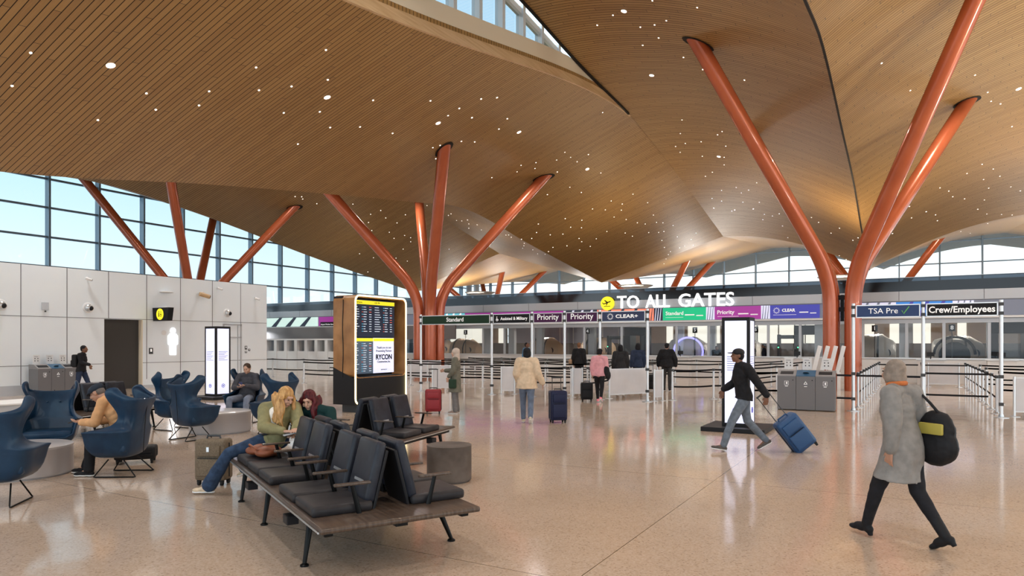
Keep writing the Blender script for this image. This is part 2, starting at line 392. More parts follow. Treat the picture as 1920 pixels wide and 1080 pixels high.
# ---------------------------------------------------------------- lamps in the ceiling
def lamp(loc, power, size, aim, color=(1, .955, .91), spread=150, name='ceiling_fill_lamp'):
    l = bpy.data.lights.new(name, 'AREA'); l.shape = 'DISK'; l.size = size; l.energy = power; l.color = color; l.spread = R(spread)
    o = bpy.data.objects.new(name, l); ROOT.objects.link(o); o.location = loc
    o.rotation_euler = Vector(aim).to_track_quat('-Z', 'Y').to_euler(); return o
cc = Vector(cam.location); Fw = Vector((-.5, math.cos(R(30)), 0)); Rt = Vector((math.cos(R(30)), .5, 0))
def on_ceiling(px, py):
    """first point of the ceiling along a line of sight"""
    d = (Fw + Rt*((px-960)/1280) + Vector((0, 0, (642-py)/1280))); t = 4.0
    while t < 110:
        p = cc+d*t
        if -49.8 < p.x < 26.4 and p.y < 84 and p.y > -2 and p.z > zceil(p.x, p.y):
            for _ in range(12):
                t -= .02; p = cc+d*t
                if p.z < zceil(p.x, p.y): break
            return p
        t += .2
    return None
def normal_at(x, y):
    e = .15; a = Vector((2*e, 0, zceil(x+e, y)-zceil(x-e, y))); b = Vector((0, 2*e, zceil(x, y+e)-zceil(x, y-e)))
    return a.cross(b).normalized()
M['lamp'] = mat('lit_lens', (1, 1, 1), .4, emit=(1, .95, .86), es=3.5)
def light_mesh(r):
    mb = MB(); mb.lathe([(r*.0, -.004), (r, -.004), (r*1.15, .0), (r*1.15, .03)], n=14)
    bmesh.ops.recalc_face_normals(mb.b, faces=mb.b.faces[:]); me = bpy.data.meshes.new('ceiling_light'); mb.b.to_mesh(me); mb.b.free(); me.materials.append(M['lamp']); return me
LS, LL = light_mesh(.023), light_mesh(.085)
def ceiling_light(p, big):
    n_ = normal_at(p.x, p.y); o = bpy.data.objects.new('ceiling_light', LL if big else LS); ROOT.objects.link(o)
    o.location = Vector((p.x, p.y, zceil(p.x, p.y))) - n_*.012; o.rotation_euler = n_.to_track_quat('Z', 'Y').to_euler()
    q_ = p.y > 44 and 'far' or 'near'
    if big: tag(o, 'larger round recessed downlight set in the timber slat ceiling', 'ceiling light', 'large recessed ceiling downlights')
    else: tag(o, 'tiny round pinpoint light set in the timber slat ceiling', 'ceiling light', 'pinpoint lights scattered over the ceiling')
    return o
def spots(ox, oy, k, pts, big=()):
    for a, b in pts:
        p = on_ceiling(ox+a/k, oy+b/k)
        if p: ceiling_light(p, False)
    for a, b in big:
        p = on_ceiling(ox+a/k, oy+b/k)
        if p: ceiling_light(p, True)
spots(0, 0, 2, [(115,200),(45,323),(367,451),(549,351),(584,412),(746,396),(784,342),(960,253),(971,339),(1093,325),(1064,424),(1117,540),(1199,420),(1229,299),(1222,187),(1238,478),(1350,476),(1399,376),(1472,500),(1614,378),(1680,434),(1623,554),(1650,545),(1634,595),(1722,406),(1770,441),(1804,371),(1863,366),(1902,445),(1871,484),(1730,530),(1780,532),(1844,666)], [(415,247),(1227,366),(1643,462)])
spots(800, 0, 3.177, [(194,646),(269,702),(324,590),(420,581),(480,707),(430,769),(823,907),(857,938),(963,921),(896,964),(774,953),(651,968),(562,985),(645,1003),(538,1023),(778,1024),(1037,1031),(388,1058),(1048,670),(1110,91),(1016,150),(1273,162),(1358,148),(1428,123),(1612,44),(1345,5),(1382,225),(1287,269),(1530,342),(1580,270),(1645,414),(1893,476),(1521,714),(1511,795),(1760,783),(1733,802),(1541,855),(1635,844),(1483,872),(1782,870),(1510,907),(1642,931),(1772,937),(1772,982),(1702,1026),(1661,1050)], [(550,788),(957,1008),(1175,68),(1340,450),(1740,933)])
spots(1250, 0, 2.7, [(1088,320),(1233,459),(1561,380),(1625,467),(1642,513),(1690,526),(1748,641),(1597,832),(1520,878),(1604,908),(1653,856),(1687,892),(1383,951),(1428,967),(1448,996),(1508,1006),(1630,952),(1608,1012),(1742,946),(1790,966),(1574,1059),(1228,1045),(1313,1072),(394,405),(456,925),(352,949),(378,976),(415,962),(278,964),(230,1004),(278,1018),(386,1023),(469,1024),(345,1062),(238,1053),(439,1057)], [(1782,451)])
spots(760, 340, 3, [(925,33),(990,63),(799,75),(1053,155),(1125,160),(1158,110),(1220,127),(1280,72),(1363,120),(1215,162),(1174,201),(1242,215),(1395,190),(1305,233),(1349,240),(1413,231),(1449,233),(1506,248),(899,210),(993,219),(748,240),(930,258),(991,261),(1133,282),(1237,291),(1277,309),(1369,288),(1425,287),(1454,282),(1635,291),(738,288),(815,301),(977,322),(886,297),(1074,323),(992,340),(1040,366),(909,363),(980,386),(830,371),(1457,372),(1443,332),(1530,312),(1607,327),(1543,374),(1572,364),(1619,359),(1491,395),(1479,412),(1466,436),(1455,463),(242,191),(257,183),(288,220),(317,222),(350,217),(357,239),(357,263),(404,244),(428,273),(566,302),(581,301),(596,314),(653,326),(669,348),(667,362),(660,376),(717,385),(711,322),(744,407),(786,410),(499,308),(805,395),(122,136)])
spots(480, 280, 3.177, [(233,281),(272,283),(278,297),(362,324),(577,326),(562,381),(683,387),(773,409),(743,365),(670,436),(573,430),(690,484),(679,514),(840,438),(890,390),(794,494),(822,530),(885,513),(1003,486),(921,526),(921,551),(722,566),(755,638),(617,622),(700,646),(666,730),(802,646),(834,648),(1150,595),(773,592),(876,595),(901,666),(1166,706)])
spots(1300, 380, 3.097, [(120,32),(224,48),(240,42),(348,37),(413,67),(460,77),(499,64),(404,98),(518,135),(686,86),(728,114),(849,148),(800,177),(549,203),(927,218),(957,204),(848,308),(888,330),(1156,179),(1406,70),(1417,104),(1267,88),(1353,52),(1254,22),(1652,38),(1704,66),(1790,68),(1851,72),(1709,121),(1553,167),(1608,177)])
# fill lamps added for brightness: a grid under the ceiling, bowls aimed up
for x in (-34, -25, -16, -7, 2, 11):
    for y in (-6, 3, 12, 21, 30):
        p_ = Vector((x, y, zceil(x, y)-.08)); lamp(p_, 215, .3, (0, 0, -1))  # added lamps to lift the floor, with no fixtures of their own
UP = (1, .80, .56)
def fill_uplight(x, y, z, power, aim, color, r=1.0, foot=0):
    """added fill lamp aimed up, with an invented bowl and pole beneath"""
    mb = MB(); mb.lathe([(.12, -.30), (r*.7, -.16), (r+.04, -.02), (r+.04, .0), (r*.95, -.03), (r*.6, -.12), (.05, -.2)], n=28); mb.cyl((0, 0, foot-z), (0, 0, -.28), .06, n=10)
    o = struct('fill_bowl', mb, M['white'], smooth=True); o.location = (x, y, z); lamp((x, y, z-.01), power, r*1.8, aim, color, 170, 'fill_up_lamp')  # bowl invented to house the added lamp
for x, y, pw in ((-36, 39, 40), (-25, 39, 80), (-14, 39, 170), (-3, 39, 300), (8, 39, 400)): fill_uplight(x, y, 5.2, pw, (0, -.12, 1), UP, foot=4.06)
for y in (4, 13, 22, 31): fill_uplight(15, y, 3.2, 1350, (-.15, 0, 1), (1, .98, .86))  # added fill outside the frame, brightens the right-hand ceiling
for x in (-38, -26, -14, -2, 10):
    for y in (56, 66): fill_uplight(x, y, 4.6, 550, (0, -.1, 1), (1, .96, .9), foot=4.06)  # added fill, unseen, to brighten the pale far ceiling
# ================================================================ checkpoint block at the back of the hall
YF = 35.5; FX0, FX1 = -46, 24
def flat(name, r, g, b, rough=.5, es=0):
    return mat(name, (r, g, b), rough, emit=(r, g, b) if es else None, es=es)
M['screen_green'] = flat('green_screen', .0, .36, .16, .3, .9); M['screen_purple'] = flat('purple_screen', .34, .03, .30, .3, .45)
M['screen_navy'] = flat('navy_screen', .03, .03, .26, .3, .9); M['screen_blue'] = flat('blue_screen', .02, .16, .50, .3, .8)
M['screen_dark'] = flat('dark_screen', .03, .035, .055, .3, .5); M['screen_lav'] = flat('lavender_screen', .55, .56, .72, .3, .8)
M['screen_grey'] = flat('grey_screen', .13, .14, .18, .3, .6); M['screen_coral'] = flat('coral_screen', .75, .20, .12, .3, .8)
M['screen_teal'] = flat('teal_screen', .10, .45, .55, .3, .8); M['screen_mint'] = flat('mint_screen', .55, .72, .66, .3, .8)
M['screen_white'] = flat('white_screen', .88, .90, 1.0, .3, 1.0)
M['glow'] = mat('lit_white', (1, 1, 1), .4, emit=(1, 1, 1), es=.9); M['yellow'] = mat('lit_yellow', (.9, .78, .02), .4, emit=(.95, .82, .02), es=.75)
M['ink'] = mat('black_ink', (.01, .01, .012), .6); M['txt'] = mat('white_lettering', (.85, .85, .85), .5, emit=(1, 1, 1), es=.35)
M['warmwall'] = mat('beige_wall', (.50, .40, .32), .6); M['lowwall'] = mat('low_wall_white', (.74, .73, .72), .35)
M['litwin'] = mat('daylit_blind', (.9, .88, .75), .6, emit=(1, .97, .86), es=.9)
M['lav'] = mat('lavender_grey_wall', (.33, .35, .47), .5); M['darkwall'] = mat('charcoal_wall', (.16, .15, .15), .6)
# fascia
mb = MB(); mb.bb(FX0, FX1, YF, YF+1.2, 3.66, 4.1); struct('wall_front', mb, M['grey'])
mb = MB()
x = FX0+1.2
while x < FX1: mb.bb(x-.012, x+.012, YF-.004, YF, 3.68, 4.1); x += 3.18
mb.bb(FX0, FX1, YF-.03, YF+.0, 3.635, 3.665); struct('trim_8', mb, M['joint'])
mb = MB(); mb.bb(FX0, FX1, YF+.35, 70, 3.9, 4.06); struct('roof_deck', mb, M['deck'])  # roof slab stretched back and whitened to bounce light onto the far ceiling
mb = MB(); mb.bb(FX0, FX1, YF+.05, YF+.07, 4.1, 4.72); struct('window_4', mb, M['balu'])
mb = MB(); mb.bb(FX0, FX1, YF+1.4, YF+1.5, 4.0, 4.66); struct('wall_parapet', mb, M['dgrey'])
mb = MB(); mb.bb(FX0, FX1, YF+.08, YF+.14, 4.70, 4.74); struct('trim_9', mb, M['steel'])
mb = MB(); mb.bb(FX0, FX1, YF+.031, YF+.3, 2.96, 3.65); struct('wall_sign_band', mb, M['screen_grey'])
mb = MB(); mb.bb(FX0, FX1, YF-.10, YF+.03, 2.86, 2.95); struct('trim_10', mb, M['white'])
mb = MB(); mb.bb(FX0, FX1, YF+.0, YF+.5, 2.66, 2.84); struct('trim_11', mb, M['grey'])
mb = MB(); mb.bb(FX0, FX1, YF+.05, YF+.45, 2.835, 2.865); struct('trim_12', mb, M['black'])
def xf(px, Y=YF):
    r = (px-960)/1280; c3 = math.cos(R(30)); return -Y*(.5-c3*r)/(c3+.5*r)
def band(px0, px1, m, label, z0=2.97, z1=3.62, parts=None, txt=None):
    a, b = xf(px0), xf(px1); t = empty('display_screen', ((a+b)/2, YF+.0, z0), 0, label, 'screen', None)
    w_ = b-a; h = z1-z0
    mb = MB(); mb.bb(-w_/2, w_/2, -.02, .03, 0, h); mb.build('panel', m, t)
    return t, w_, h
t, w_, h = band(1243, 1324, M['screen_green'], 'green screen reading Standard on the checkpoint fascia')
text('lettering', 'Standard', .27, M['txt'], (-w_/2+.15, -.025, h*.55), FRONT, t, .006, align='LEFT'); MBx = MB(); MBx.bb(-w_/2+.15, -w_/2+1.1, -.028, -.02, .14, .155); MBx.bb(w_/2-1.1, w_/2-.6, -.028, -.02, .24, .30); MBx.bb(w_/2-.5, w_/2-.15, -.028, -.02, .20, .25); MBx.build('caption_lines', M['txt'], t)
t, w_, h = band(1340, 1427, M['screen_purple'], 'purple screen reading Priority on the checkpoint fascia')
text('lettering', 'Priority', .28, M['txt'], (-w_/2+.12, -.025, h*.55), FRONT, t, .006, align='LEFT'); MBx = MB(); MBx.bb(-w_/2+.15, -w_/2+1.2, -.028, -.02, .14, .155); MBx.bb(w_/2-1.1, w_/2-.6, -.028, -.02, .24, .30); MBx.bb(w_/2-.5, w_/2-.15, -.028, -.02, .20, .25); MBx.build('caption_lines', M['txt'], t)
def sunburst(mb, c, r, n=12, y=-.025):
    for i in range(n):
        a = 2*math.pi*i/n; mb.box((c[0]+math.cos(a)*r*.8, y, c[1]+math.sin(a)*r*.8), (r*.42, .006, r*.16), rot=Matrix.Rotation(-a, 3, 'Y'))
t, w_, h = band(1444, 1537, M['screen_navy'], 'navy screen reading CLEAR on the checkpoint fascia')
text('lettering', 'CLEAR', .20, M['txt'], (-w_/2+.55, -.025, h*.6), FRONT, t, .008, align='LEFT'); MBx = MB(); sunburst(MBx, (-w_/2+.3, h*.6), .15)
MBx.bb(-w_/2+.15, -w_/2+1.2, -.028, -.02, .17, .185); MBx.bb(w_/2-.9, w_/2-.5, -.028, -.02, .26, .31); MBx.bb(w_/2-.42, w_/2-.15, -.028, -.02, .22, .26); MBx.build('logo_marks', M['txt'], t)
# abstract artwork fields between the named screens
n_art = 0
for p0, p1, z0, z1, m, lab in ((1324, 1340, 2.97, 3.62, 'screen_lav', 'pale lavender screen field between the green and the purple screen'), (1427, 1444, 2.97, 3.62, 'screen_lav', 'pale lavender screen field between the purple and the navy screen'),
        (1208, 1226, 2.97, 3.62, 'screen_coral', 'coral abstract screen field left of the green screen'), (1226, 1242, 2.97, 3.62, 'screen_dark', 'dark screen field touching the green screen'),
        (872, 980, 2.97, 3.62, 'screen_purple', 'long purple fascia screen behind the Standard and Assisted & Military signs'), (980, 1058, 2.97, 3.62, 'screen_purple', 'purple fascia screen behind the left Priority sign'),
        (1058, 1120, 2.97, 3.62, 'screen_dark', 'dark fascia screen behind the right Priority sign'), (1120, 1207, 2.97, 3.62, 'screen_coral', 'coral and dark fascia screen behind the CLEAR+ sign'),
        (826, 871, 2.97, 3.62, 'screen_teal', 'teal and white fascia screen right of the orange column'), (598, 632, 3.25, 3.62, 'screen_purple', 'narrow purple fascia screen touching the departures kiosk'),
        (500, 596, 2.97, 3.62, 'screen_mint', 'mint and slate abstract fascia screen beyond the white wall'), (1606, 1700, 2.97, 3.62, 'screen_lav', 'lavender fascia screen behind the TSA Pre sign'),
        (1680, 1786, 2.97, 3.62, 'screen_blue', 'blue fascia screen left part behind the Crew/Employees sign'), (1786, 1826, 2.97, 3.62, 'screen_lav', 'pale fascia screen right part behind the Crew/Employees sign')):
    if p0 == 1606: p1 = 1680
    t, w_, h = band(p0, p1, M[m], lab)
    mb = MB(); rr = random.Random(p0)
    for k in range(3):
        xx = -w_/2+w_*(.1+.28*k); mb.prism([(xx, -.021, 0), (xx+w_*.10, -.021, 0), (xx+w_*.22, -.021, h), (xx+w_*.16, -.021, h)], (0, -.004, 0))
    alt = {'screen_lav': 'screen_grey', 'screen_coral': 'screen_dark', 'screen_dark': 'screen_lav', 'screen_purple': 'screen_navy', 'screen_teal': 'screen_white', 'screen_mint': 'screen_dark', 'screen_blue': 'screen_navy'}[m]
    if w_ > .3 and p0 not in (598, 872, 980): mb.build('artwork', M[alt], t)
    else: mb.b.free()
t = empty('display_screen', (xf(1880)+2, YF, 2.97), 0, 'dark grey fascia screen right of the Crew/Employees sign', 'screen'); mb = MB(); mb.bb(xf(1826)-xf(1880)-2, 8, -.02, .03, 0, .65); mb.build('panel', M['screen_grey'], t)
# airport worker sign
t = empty('hanging_sign', (xf(616), YF-.032, 2.95), 0, 'black sign reading Airport Worker Screening beside the kiosk', 'sign'); mb = MB(); mb.bb(-.75, .9, -.02, .02, -.03, .30); mb.build('panel', M['ink'], t)
text('lettering', 'Airport Worker Screening', .15, M['txt'], (.05, -.024, .13), FRONT, t, .003, width=1.5)
# TO ALL GATES
t = empty('gate_sign', (-7.3, YF-.06, 3.60), 0, 'large white letters reading TO ALL GATES standing on the fascia', 'sign')
xs = (xf(1159), xf(1377)); me_w = xs[1]-xs[0]; zc = 3.60+.36
words = (('TO', 1159, 1200), ('ALL', 1212, 1257), ('GATES', 1273, 1377))
for wd, a, b in words:
    o = text('lettering', wd, .9, M['glow'], (0, 0, 0), FRONT, t, .010, .10, width=xf(b, YF)-xf(a, YF))
    zs = [v.co.y for v in o.data.vertices]; k = .70/(max(zs)-min(zs))
    for v in o.data.vertices: v.co.y *= k
    o.location = ((xf(a)+xf(b))/2+7.3, -.05, .36)
mb = MB(); mb.tube([(-7.3+7.3, -.02, -0.0), (0, .06, 0)], .001, 4); mb.b.free()
t2 = empty('departures_symbol', (xf(1140), YF-.08, 3.96), 0, 'round yellow disc with a departing plane before the gates lettering', 'sign')
mb = MB(); mb.cyl((0, -.05, 0), (0, .08, 0), .38, n=40); mb.build('disc', M['yellow'], t2)
def plane(mb, s, y=-.055, cx=0, cz=0):
    rot = Matrix.Rotation(-R(18), 3, 'Y')
    def P(pts): mb.prism([(cx+(rot @ Vector((a*s, 0, b*s))).x, y, cz+(rot @ Vector((a*s, 0, b*s))).z) for a, b in pts], (0, -.006, 0))
    P([(-.55, .02), (.45, .02), (.6, .08), (.52, .16), (-.45, .14)]); P([(-.05, .12), (.15, .14), (-.15, .52), (-.28, .5)]); P([(-.05, .05), (.15, .05), (-.12, -.22), (-.24, -.22)]); P([(-.55, .1), (-.42, .1), (-.55, .32), (-.66, .32)])
    mb.bb(cx-.45*s, cx+.45*s, y-.006, y, cz-.42*s, cz-.34*s)
mb = MB(); plane(mb, .42); mb.build('plane_symbol', M['ink'], t2)
# low white wall, glazing, posts
XG0 = xf(820)
mb = MB(); mb.bb(-34, FX1, YF, YF+.12, 0, 1.06); struct('wall_low', mb, M['lowwall'])
mb = MB(); mb.bb(-34, FX1, YF-.04, YF+.16, 1.06, 1.11); struct('trim_13', mb, M['alu'])
gl = MB(); gl.bb(-34, FX1, YF+.06, YF+.075, 1.1, 2.66); fr = MB()
for px in (820, 905, 945, 1000, 1095, 1165, 1215, 1268, 1328, 1440, 1500, 1545, 1618, 1700, 1770, 1855): 
    fr.bb(xf(px)-.06, xf(px)+.06, YF+.03, YF+.13, 1.1, 2.7)
wf = struct('window_5', fr, M['grey']); gl.build('pane', M['glass_in'], wf)
# structural posts behind the glass, seen as wide grey uprights
mb = MB()
for px in (915, 960, 1012, 1110, 1275, 1335, 1536, 1605, 1695, 1860): mb.bb(xf(px, 37)-.2, xf(px, 37)+.2, 36.9, 37.2, 0, 3.0)
struct('trim_14', mb, M['grey'])
# interior of the checkpoint
mb = MB(); mb.bb(FX0, FX1, YF+.1, 45, 3.0, 3.1); struct('ceiling_checkpoint', mb, M['white'])
mb = MB(); x = FX0
segs = [('lav', 1000, 1170), ('warmwall', 1200, 1330), ('white', 820, 960), ('lav', 960, 1000)]
YW = 44.5
mb.bb(FX0, FX1, YW, YW+.2, 0, 1.75); mb.build('wall_checkpoint_back', M['darkwall'], kind='structure')
def wallseg(px0, px1, m, z0=1.75, z1=3.0):
    mb = MB(); mb.bb(xf(px0, YW), xf(px1, YW), YW, YW+.15, z0, z1); struct('wall_checkpoint_back', mb, M[m])
for a in ((560, 625, 'warmwall'), (625, 822, 'white'), (822, 870, 'white'), (870, 905, 'white'), (905, 950, 'warmwall'), (955, 990, 'lav'), (990, 1190, 'lav'), (1190, 1250, 'warmwall'), (1262, 1290, 'warmwall'), (1350, 1380, 'warmwall'), (1540, 1560, 'darkwall'), (1560, 1612, 'warmwall'), (1640, 1668, 'warmwall'), (1690, 1712, 'grey'), (1745, 1800, 'warmwall'), (1800, 1990, 'warmwall')): wallseg(*a)
k_ = 0
for a, b in ((845, 905), (935, 948), (1250, 1262), (1290, 1350), (1398, 1540), (1612, 1640), (1668, 1690), (1712, 1745), (1795, 1812)):
    mb = MB(); mb.bb(xf(a, YW), xf(b, YW), YW-.03, YW, 1.75, 2.9); struct('window_%d' % (6+k_), mb, M['litwin']); k_ += 1
mb = MB()
for px in (960, 1020, 1050, 1075, 1100, 1130, 1160): mb.bb(xf(px, YW)-.03, xf(px, YW)+.03, YW-.02, YW, 1.7, 3)
for px in (1420, 1440, 1460, 1490, 1510): mb.bb(xf(px, YW)-.04, xf(px, YW)+.04, YW-.05, YW-.03, 1.7, 2.95)
struct('trim_15', mb, M['white'])
for px in (880, 1020, 1200, 1420, 1640, 1800): lamp((xf(px, 39), 39, 2.95), 170, .5, (0, 0, -1), (1, .92, .82), 160, 'checkpoint_fill_lamp')  # added fill lamps that brighten the checkpoint interior
# left part of the block: booths with glass gates
mb = MB()
for i, px in enumerate(range(504, 640, 19)):
    x = xf(px, 33.5); mb.bb(x-.13, x+.13, 33.17, 34.18, 0, 1.94); 
struct('trim_16', mb, M['white'])
mb = MB(); mb.bb(xf(470, 33.5), xf(642, 33.5), 33.2, 33.4, 0, 1.2); mb.bb(xf(470, 33.5), xf(642, 33.5), 33.2, 34.2, 1.95, 2.05); struct('wall_booth', mb, M['white'])
mb = MB(); mb.bb(xf(470, 33.5), xf(642, 33.5), 33.6, 33.62, 1.2, 1.95); struct('window_20', mb, M['glass_in'])
mb = MB(); mb.bb(-46, -34, 34.7, 34.8, 0, 2.0); struct('wall_booth_back', mb, M['lav'])
lamp((-41, 33.9, 2.7), 120, .6, (0, 0, -1), (.9, .95, 1), 160, 'checkpoint_fill_lamp')  # added fill lamp that lightens the booths
mb = MB(); mb.bb(-46, -24, 34.6, 34.7, 2.0, 2.86); struct('wall_booth_head', mb, M['darkwall'])
# ------------------------------------------------ security machines behind the glass
M['ct'] = mat('beige_machine_shell', (.40, .29, .20), .35); M['ctb'] = mat('machine_black', (.02, .02, .022), .3); M['ctw'] = mat('machine_grey', (.45, .43, .40), .4)
M['violet'] = mat('violet_ring_light', (.3, .3, 1), .4, emit=(.35, .33, 1), es=1.6); M['greenled'] = mat('green_led', (.1, .9, .4), .4, emit=(.1, 1, .4), es=3)
def ct_scanner(px, y, r, label, m='ct', lit=False, rz=0):
    t = empty('baggage_scanner', (xf(px, y), y, 0), rz, label, 'baggage scanner', 'baggage scanners behind the glass')
    mb = MB(); mb.tube([(-.95, 0, 1.25), (-.85, 0, 1.25), (-.3, 0, 1.25), (.5, 0, 1.25), (.95, 0, 1.2), (1.1, 0, 1.2)], [r*.62, r*.8, r, r, r*.7, r*.55], 28); mb.build('drum', M[m], t, smooth=True)
    mb = MB()
    for x in (-.45, .35): mb.tube([(x-.04, 0, 1.25), (x+.04, 0, 1.25)], r*1.03, 28)
    mb.build('drum_band', M['ctb'], t)
    mb = MB(); mb.bb(-1.6, 1.6, -.4, .4, .55, .85, .02); mb.bb(-1.5, -1.4, -.35, .35, 0, .55); mb.bb(1.4, 1.5, -.35, .35, 0, .55); mb.bb(-.6, .6, -.35, .35, 0, .6); mb.build('conveyor', M['ctw'], t)
    mb = MB(); mb.cyl((.7, -r*.72, 1.3), (.7, -r*.72-.05, 1.3), .2, n=20); mb.build('port_cover', M['ctb'], t)
    if lit:
        mb = MB(); mb.tube([(0+math.cos(a)*r*.9, -r-.1, 1.3+math.sin(a)*r*.9) for a in [2*math.pi*i/32 for i in range(32)]], .05, 8, closed=True); mb.build('light_ring', M['violet'], t)
    return t
ct_scanner(872, 38, .80, 'tan drum baggage scanner behind the head-scarfed woman'); ct_scanner(828, 41, .75, 'tan baggage scanner half hidden by the orange column')
ct_scanner(1022, 38, .85, 'tan drum scanner with round black port left of the man in black')
ct_scanner(1120, 40.2, .85, 'tan drum scanner above the woman in pink')
ct_scanner(1288, 37.8, .85, 'pale scanner with a glowing violet ring', 'ctw', True, R(20))
ct_scanner(1392, 41.5, .8, 'grey drum scanner between totem and seated agent', 'ctw'); ct_scanner(1632, 38, .95, 'large pale grey scanner right of the nearest column', 'ctw')
t = ct_scanner(1792, 38.2, .85, 'black-mouthed scanner below the Crew/Employees sign', 'ctw')
mb = MB(); mb.cyl((-.1, -.9, 1.2), (-.1, -.95, 1.2), .62, n=28); mb.tube([(-.1+math.cos(a)*.8, -.95, 1.25+math.sin(a)*.8) for a in [math.pi*i/16 for i in range(17)]], .06, 8); mb.build('tunnel_mouth', M['ctb'], t)
def detector(px, y, label):
    t = empty('metal_detector', (xf(px, y), y, 0), 0, label, 'metal detector', 'walk-through metal detectors')
    mb = MB(); mb.bb(-.52, -.40, -.25, .25, 0, 2.2, .02); mb.build('side_post', M['dgrey'], t); mb = MB(); mb.bb(.40, .52, -.25, .25, 0, 2.2, .02); mb.build('side_post', M['dgrey'], t)
    mb = MB(); mb.bb(-.4, .4, -.2, .2, 1.98, 2.17, .02); mb.build('lintel', M['dgrey'], t)
    mb = MB(); mb.ell((-.46, -.27, 1.55), (.03, .02, .03)); mb.ell((.46, -.27, 1.55), (.03, .02, .03)); mb.build('green_light', M['greenled'], t)
detector(1156, 38.6, 'walk-through metal detector above the dark queueing people'); detector(1479, 36.8, 'walk-through metal detector above the left trash bin')
def booth(px, y, w_, label, opening=M['litwin']):
    t = empty('body_scanner', (xf(px, y), y, 0), 0, label, 'body scanner', 'black body scanner portals')
    mb = MB(); mb.bb(-w_/2, -w_/2+.35, -.5, .5, 0, 2.65, .02); mb.bb(w_/2-.35, w_/2, -.5, .5, 0, 2.65, .02); mb.build('side_wall', M['ctb'], t)
    mb = MB(); mb.bb(-w_/2, w_/2, -.55, .5, 2.2, 2.68, .02); mb.build('header', M['black'], t)
    mb = MB(); mb.bb(-w_/2+.35, w_/2-.35, .42, .44, .1, 2.2); mb.build('glass_door', M['glass_in'], t)
booth(1526, 38.6, 1.8, 'black body scanner portal left of the nearest column'); booth(1893, 37, 1.6, 'black body scanner portal at the right frame edge'); booth(1196, 38.5, 1.3, 'black portal frame behind the queue left of the violet ring scanner')
def lane_sign(px, y, txt, label):
    t = empty('lane_marker', (xf(px, y), y, 0), 0, label, 'lane sign', 'numbered lane markers')
    mb = MB(); mb.cyl((0, 0, 0), (0, 0, 2.35), .02, n=8); mb.build('pole', M['dgrey'], t)
    mb = MB(); mb.bb(-.12, .12, -.03, .03, 2.3, 2.6); mb.build('sign_box', M['ink'], t)
    text('numeral', txt, .24, M['txt'], (0, -.035, 2.45), FRONT, t, .006)
lane_sign(1640, 36, '1', 'black lane marker numbered 1'); lane_sign(1785, 36, '8', 'black lane marker numbered 8'); lane_sign(1303, 36, '5', 'dark lane marker right of the violet ring scanner'); lane_sign(873, 36.6, '2', 'dark lane marker above the tan scanner at left'); lane_sign(1102, 36.6, '4', 'dark lane marker right of the standing man in black'); lane_sign(1417, 36.2, '6', 'dark lane marker right of the lit totem')
for i, (px, y) in enumerate(((828, 36), (838, 36), (850, 36), (858, 36.3), (880, 36), (886, 36), (958, 36), (1021, 36), (1046, 36), (1068, 36), (1108, 36.2), (1148, 36), (1181, 36), (1226, 36), (1252, 36), (1288, 36), (1440, 36), (1488, 36), (1622, 36), (1655, 36), (1680, 36), (1790, 36.3))):
    mb = MB(); mb.cyl((0, 0, 0), (0, 0, .1), .05, n=10); mb.ell((0, -.02, -.02), (.07, .07, .06), u=10, v=6)
    o = mb.build('ceiling_camera', M['ctb'], smooth=True); o.location = (xf(px, y), y, 2.9)
    tag(o, 'small black dome camera hanging below the checkpoint ceiling', 'camera', 'dome cameras along the checkpoint')
# ------------------------------------------------ things on the restroom wall
XL2 = XL
def on_left(px, py):
    r = (px-960)/1280; c3 = math.cos(R(30)); y = -XL2*(c3+.5*r)/(.5-c3*r); d = -.5*XL2+c3*y
    return y, 1.8+(642-py)*d/1280
def wall_thing(name, px, py, label, cat, group=None):
    y, z = on_left(px, py); return empty(name, (XL2, y, z), 0, label, cat, group)
for px, py, lab in ((1, 572, 'round wall speaker cut by the left frame edge'), (165, 577, 'round black-eyed wall speaker over the bins'), (311, 583, 'round wall speaker behind the yellow restroom sign'), (426, 587, 'round wall speaker above the wall door')):
    t = wall_thing('wall_speaker', px, py, lab, 'wall speaker', 'round wall speakers')
    mb = MB(); mb.lathe([(.19, 0), (.19, .02), (.16, .04)], n=28); o = mb.build('mounting_ring', M['white'], t, smooth=True); o.rotation_euler = (0, R(90), 0)
    mb = MB(); mb.ell((.04, 0, 0), (.15, .15, .15)); mb.build('ball', M['steel'], t, smooth=True)
    mb = MB(); mb.ell((.13, .03, -.02), (.09, .09, .09)); mb.build('lens', M['black'], t, smooth=True)
for px, py, lab in ((162, 523, 'tiny camera high on the white wall above the bins'), (408, 541, 'tiny white sensor high on the wall above the door'), (478, 560, 'small bullet camera near the white wall corner'), (375, 553, 'bronze bullet camera high on the white wall')):
    t = wall_thing('wall_camera', px, py, lab, 'camera', 'small wall cameras')
    s_ = 1.6 if px == 375 else .8
    mb = MB(); mb.cyl((0, 0, .05*s_), (.15*s_, 0, .05*s_), .03*s_, n=10); mb.build('bracket', M['white'], t, smooth=True)
    mb = MB(); mb.tube([(.12*s_, -.10*s_, .02*s_), (.2*s_, .14*s_, -.05*s_)], .055*s_, 14); mb.build('camera_body', M['tan'] if px == 375 else M['white'], t, smooth=True)
    mb = MB(); mb.tube([(.2*s_, .14*s_, -.05*s_), (.205*s_, .155*s_, -.055*s_)], .045*s_, 14); mb.build('lens', M['black'], t)
t = wall_thing('access_point', 308, 548, 'flat oval wireless unit high on the white wall', 'wireless unit'); mb = MB(); mb.ell((.15, 0, 0), (.2, .28, .04)); mb.build('dish', M['white'], t, smooth=True); mb = MB(); mb.bb(0, .1, -.04, .04, -.03, .03); mb.build('bracket', M['grey'], t)
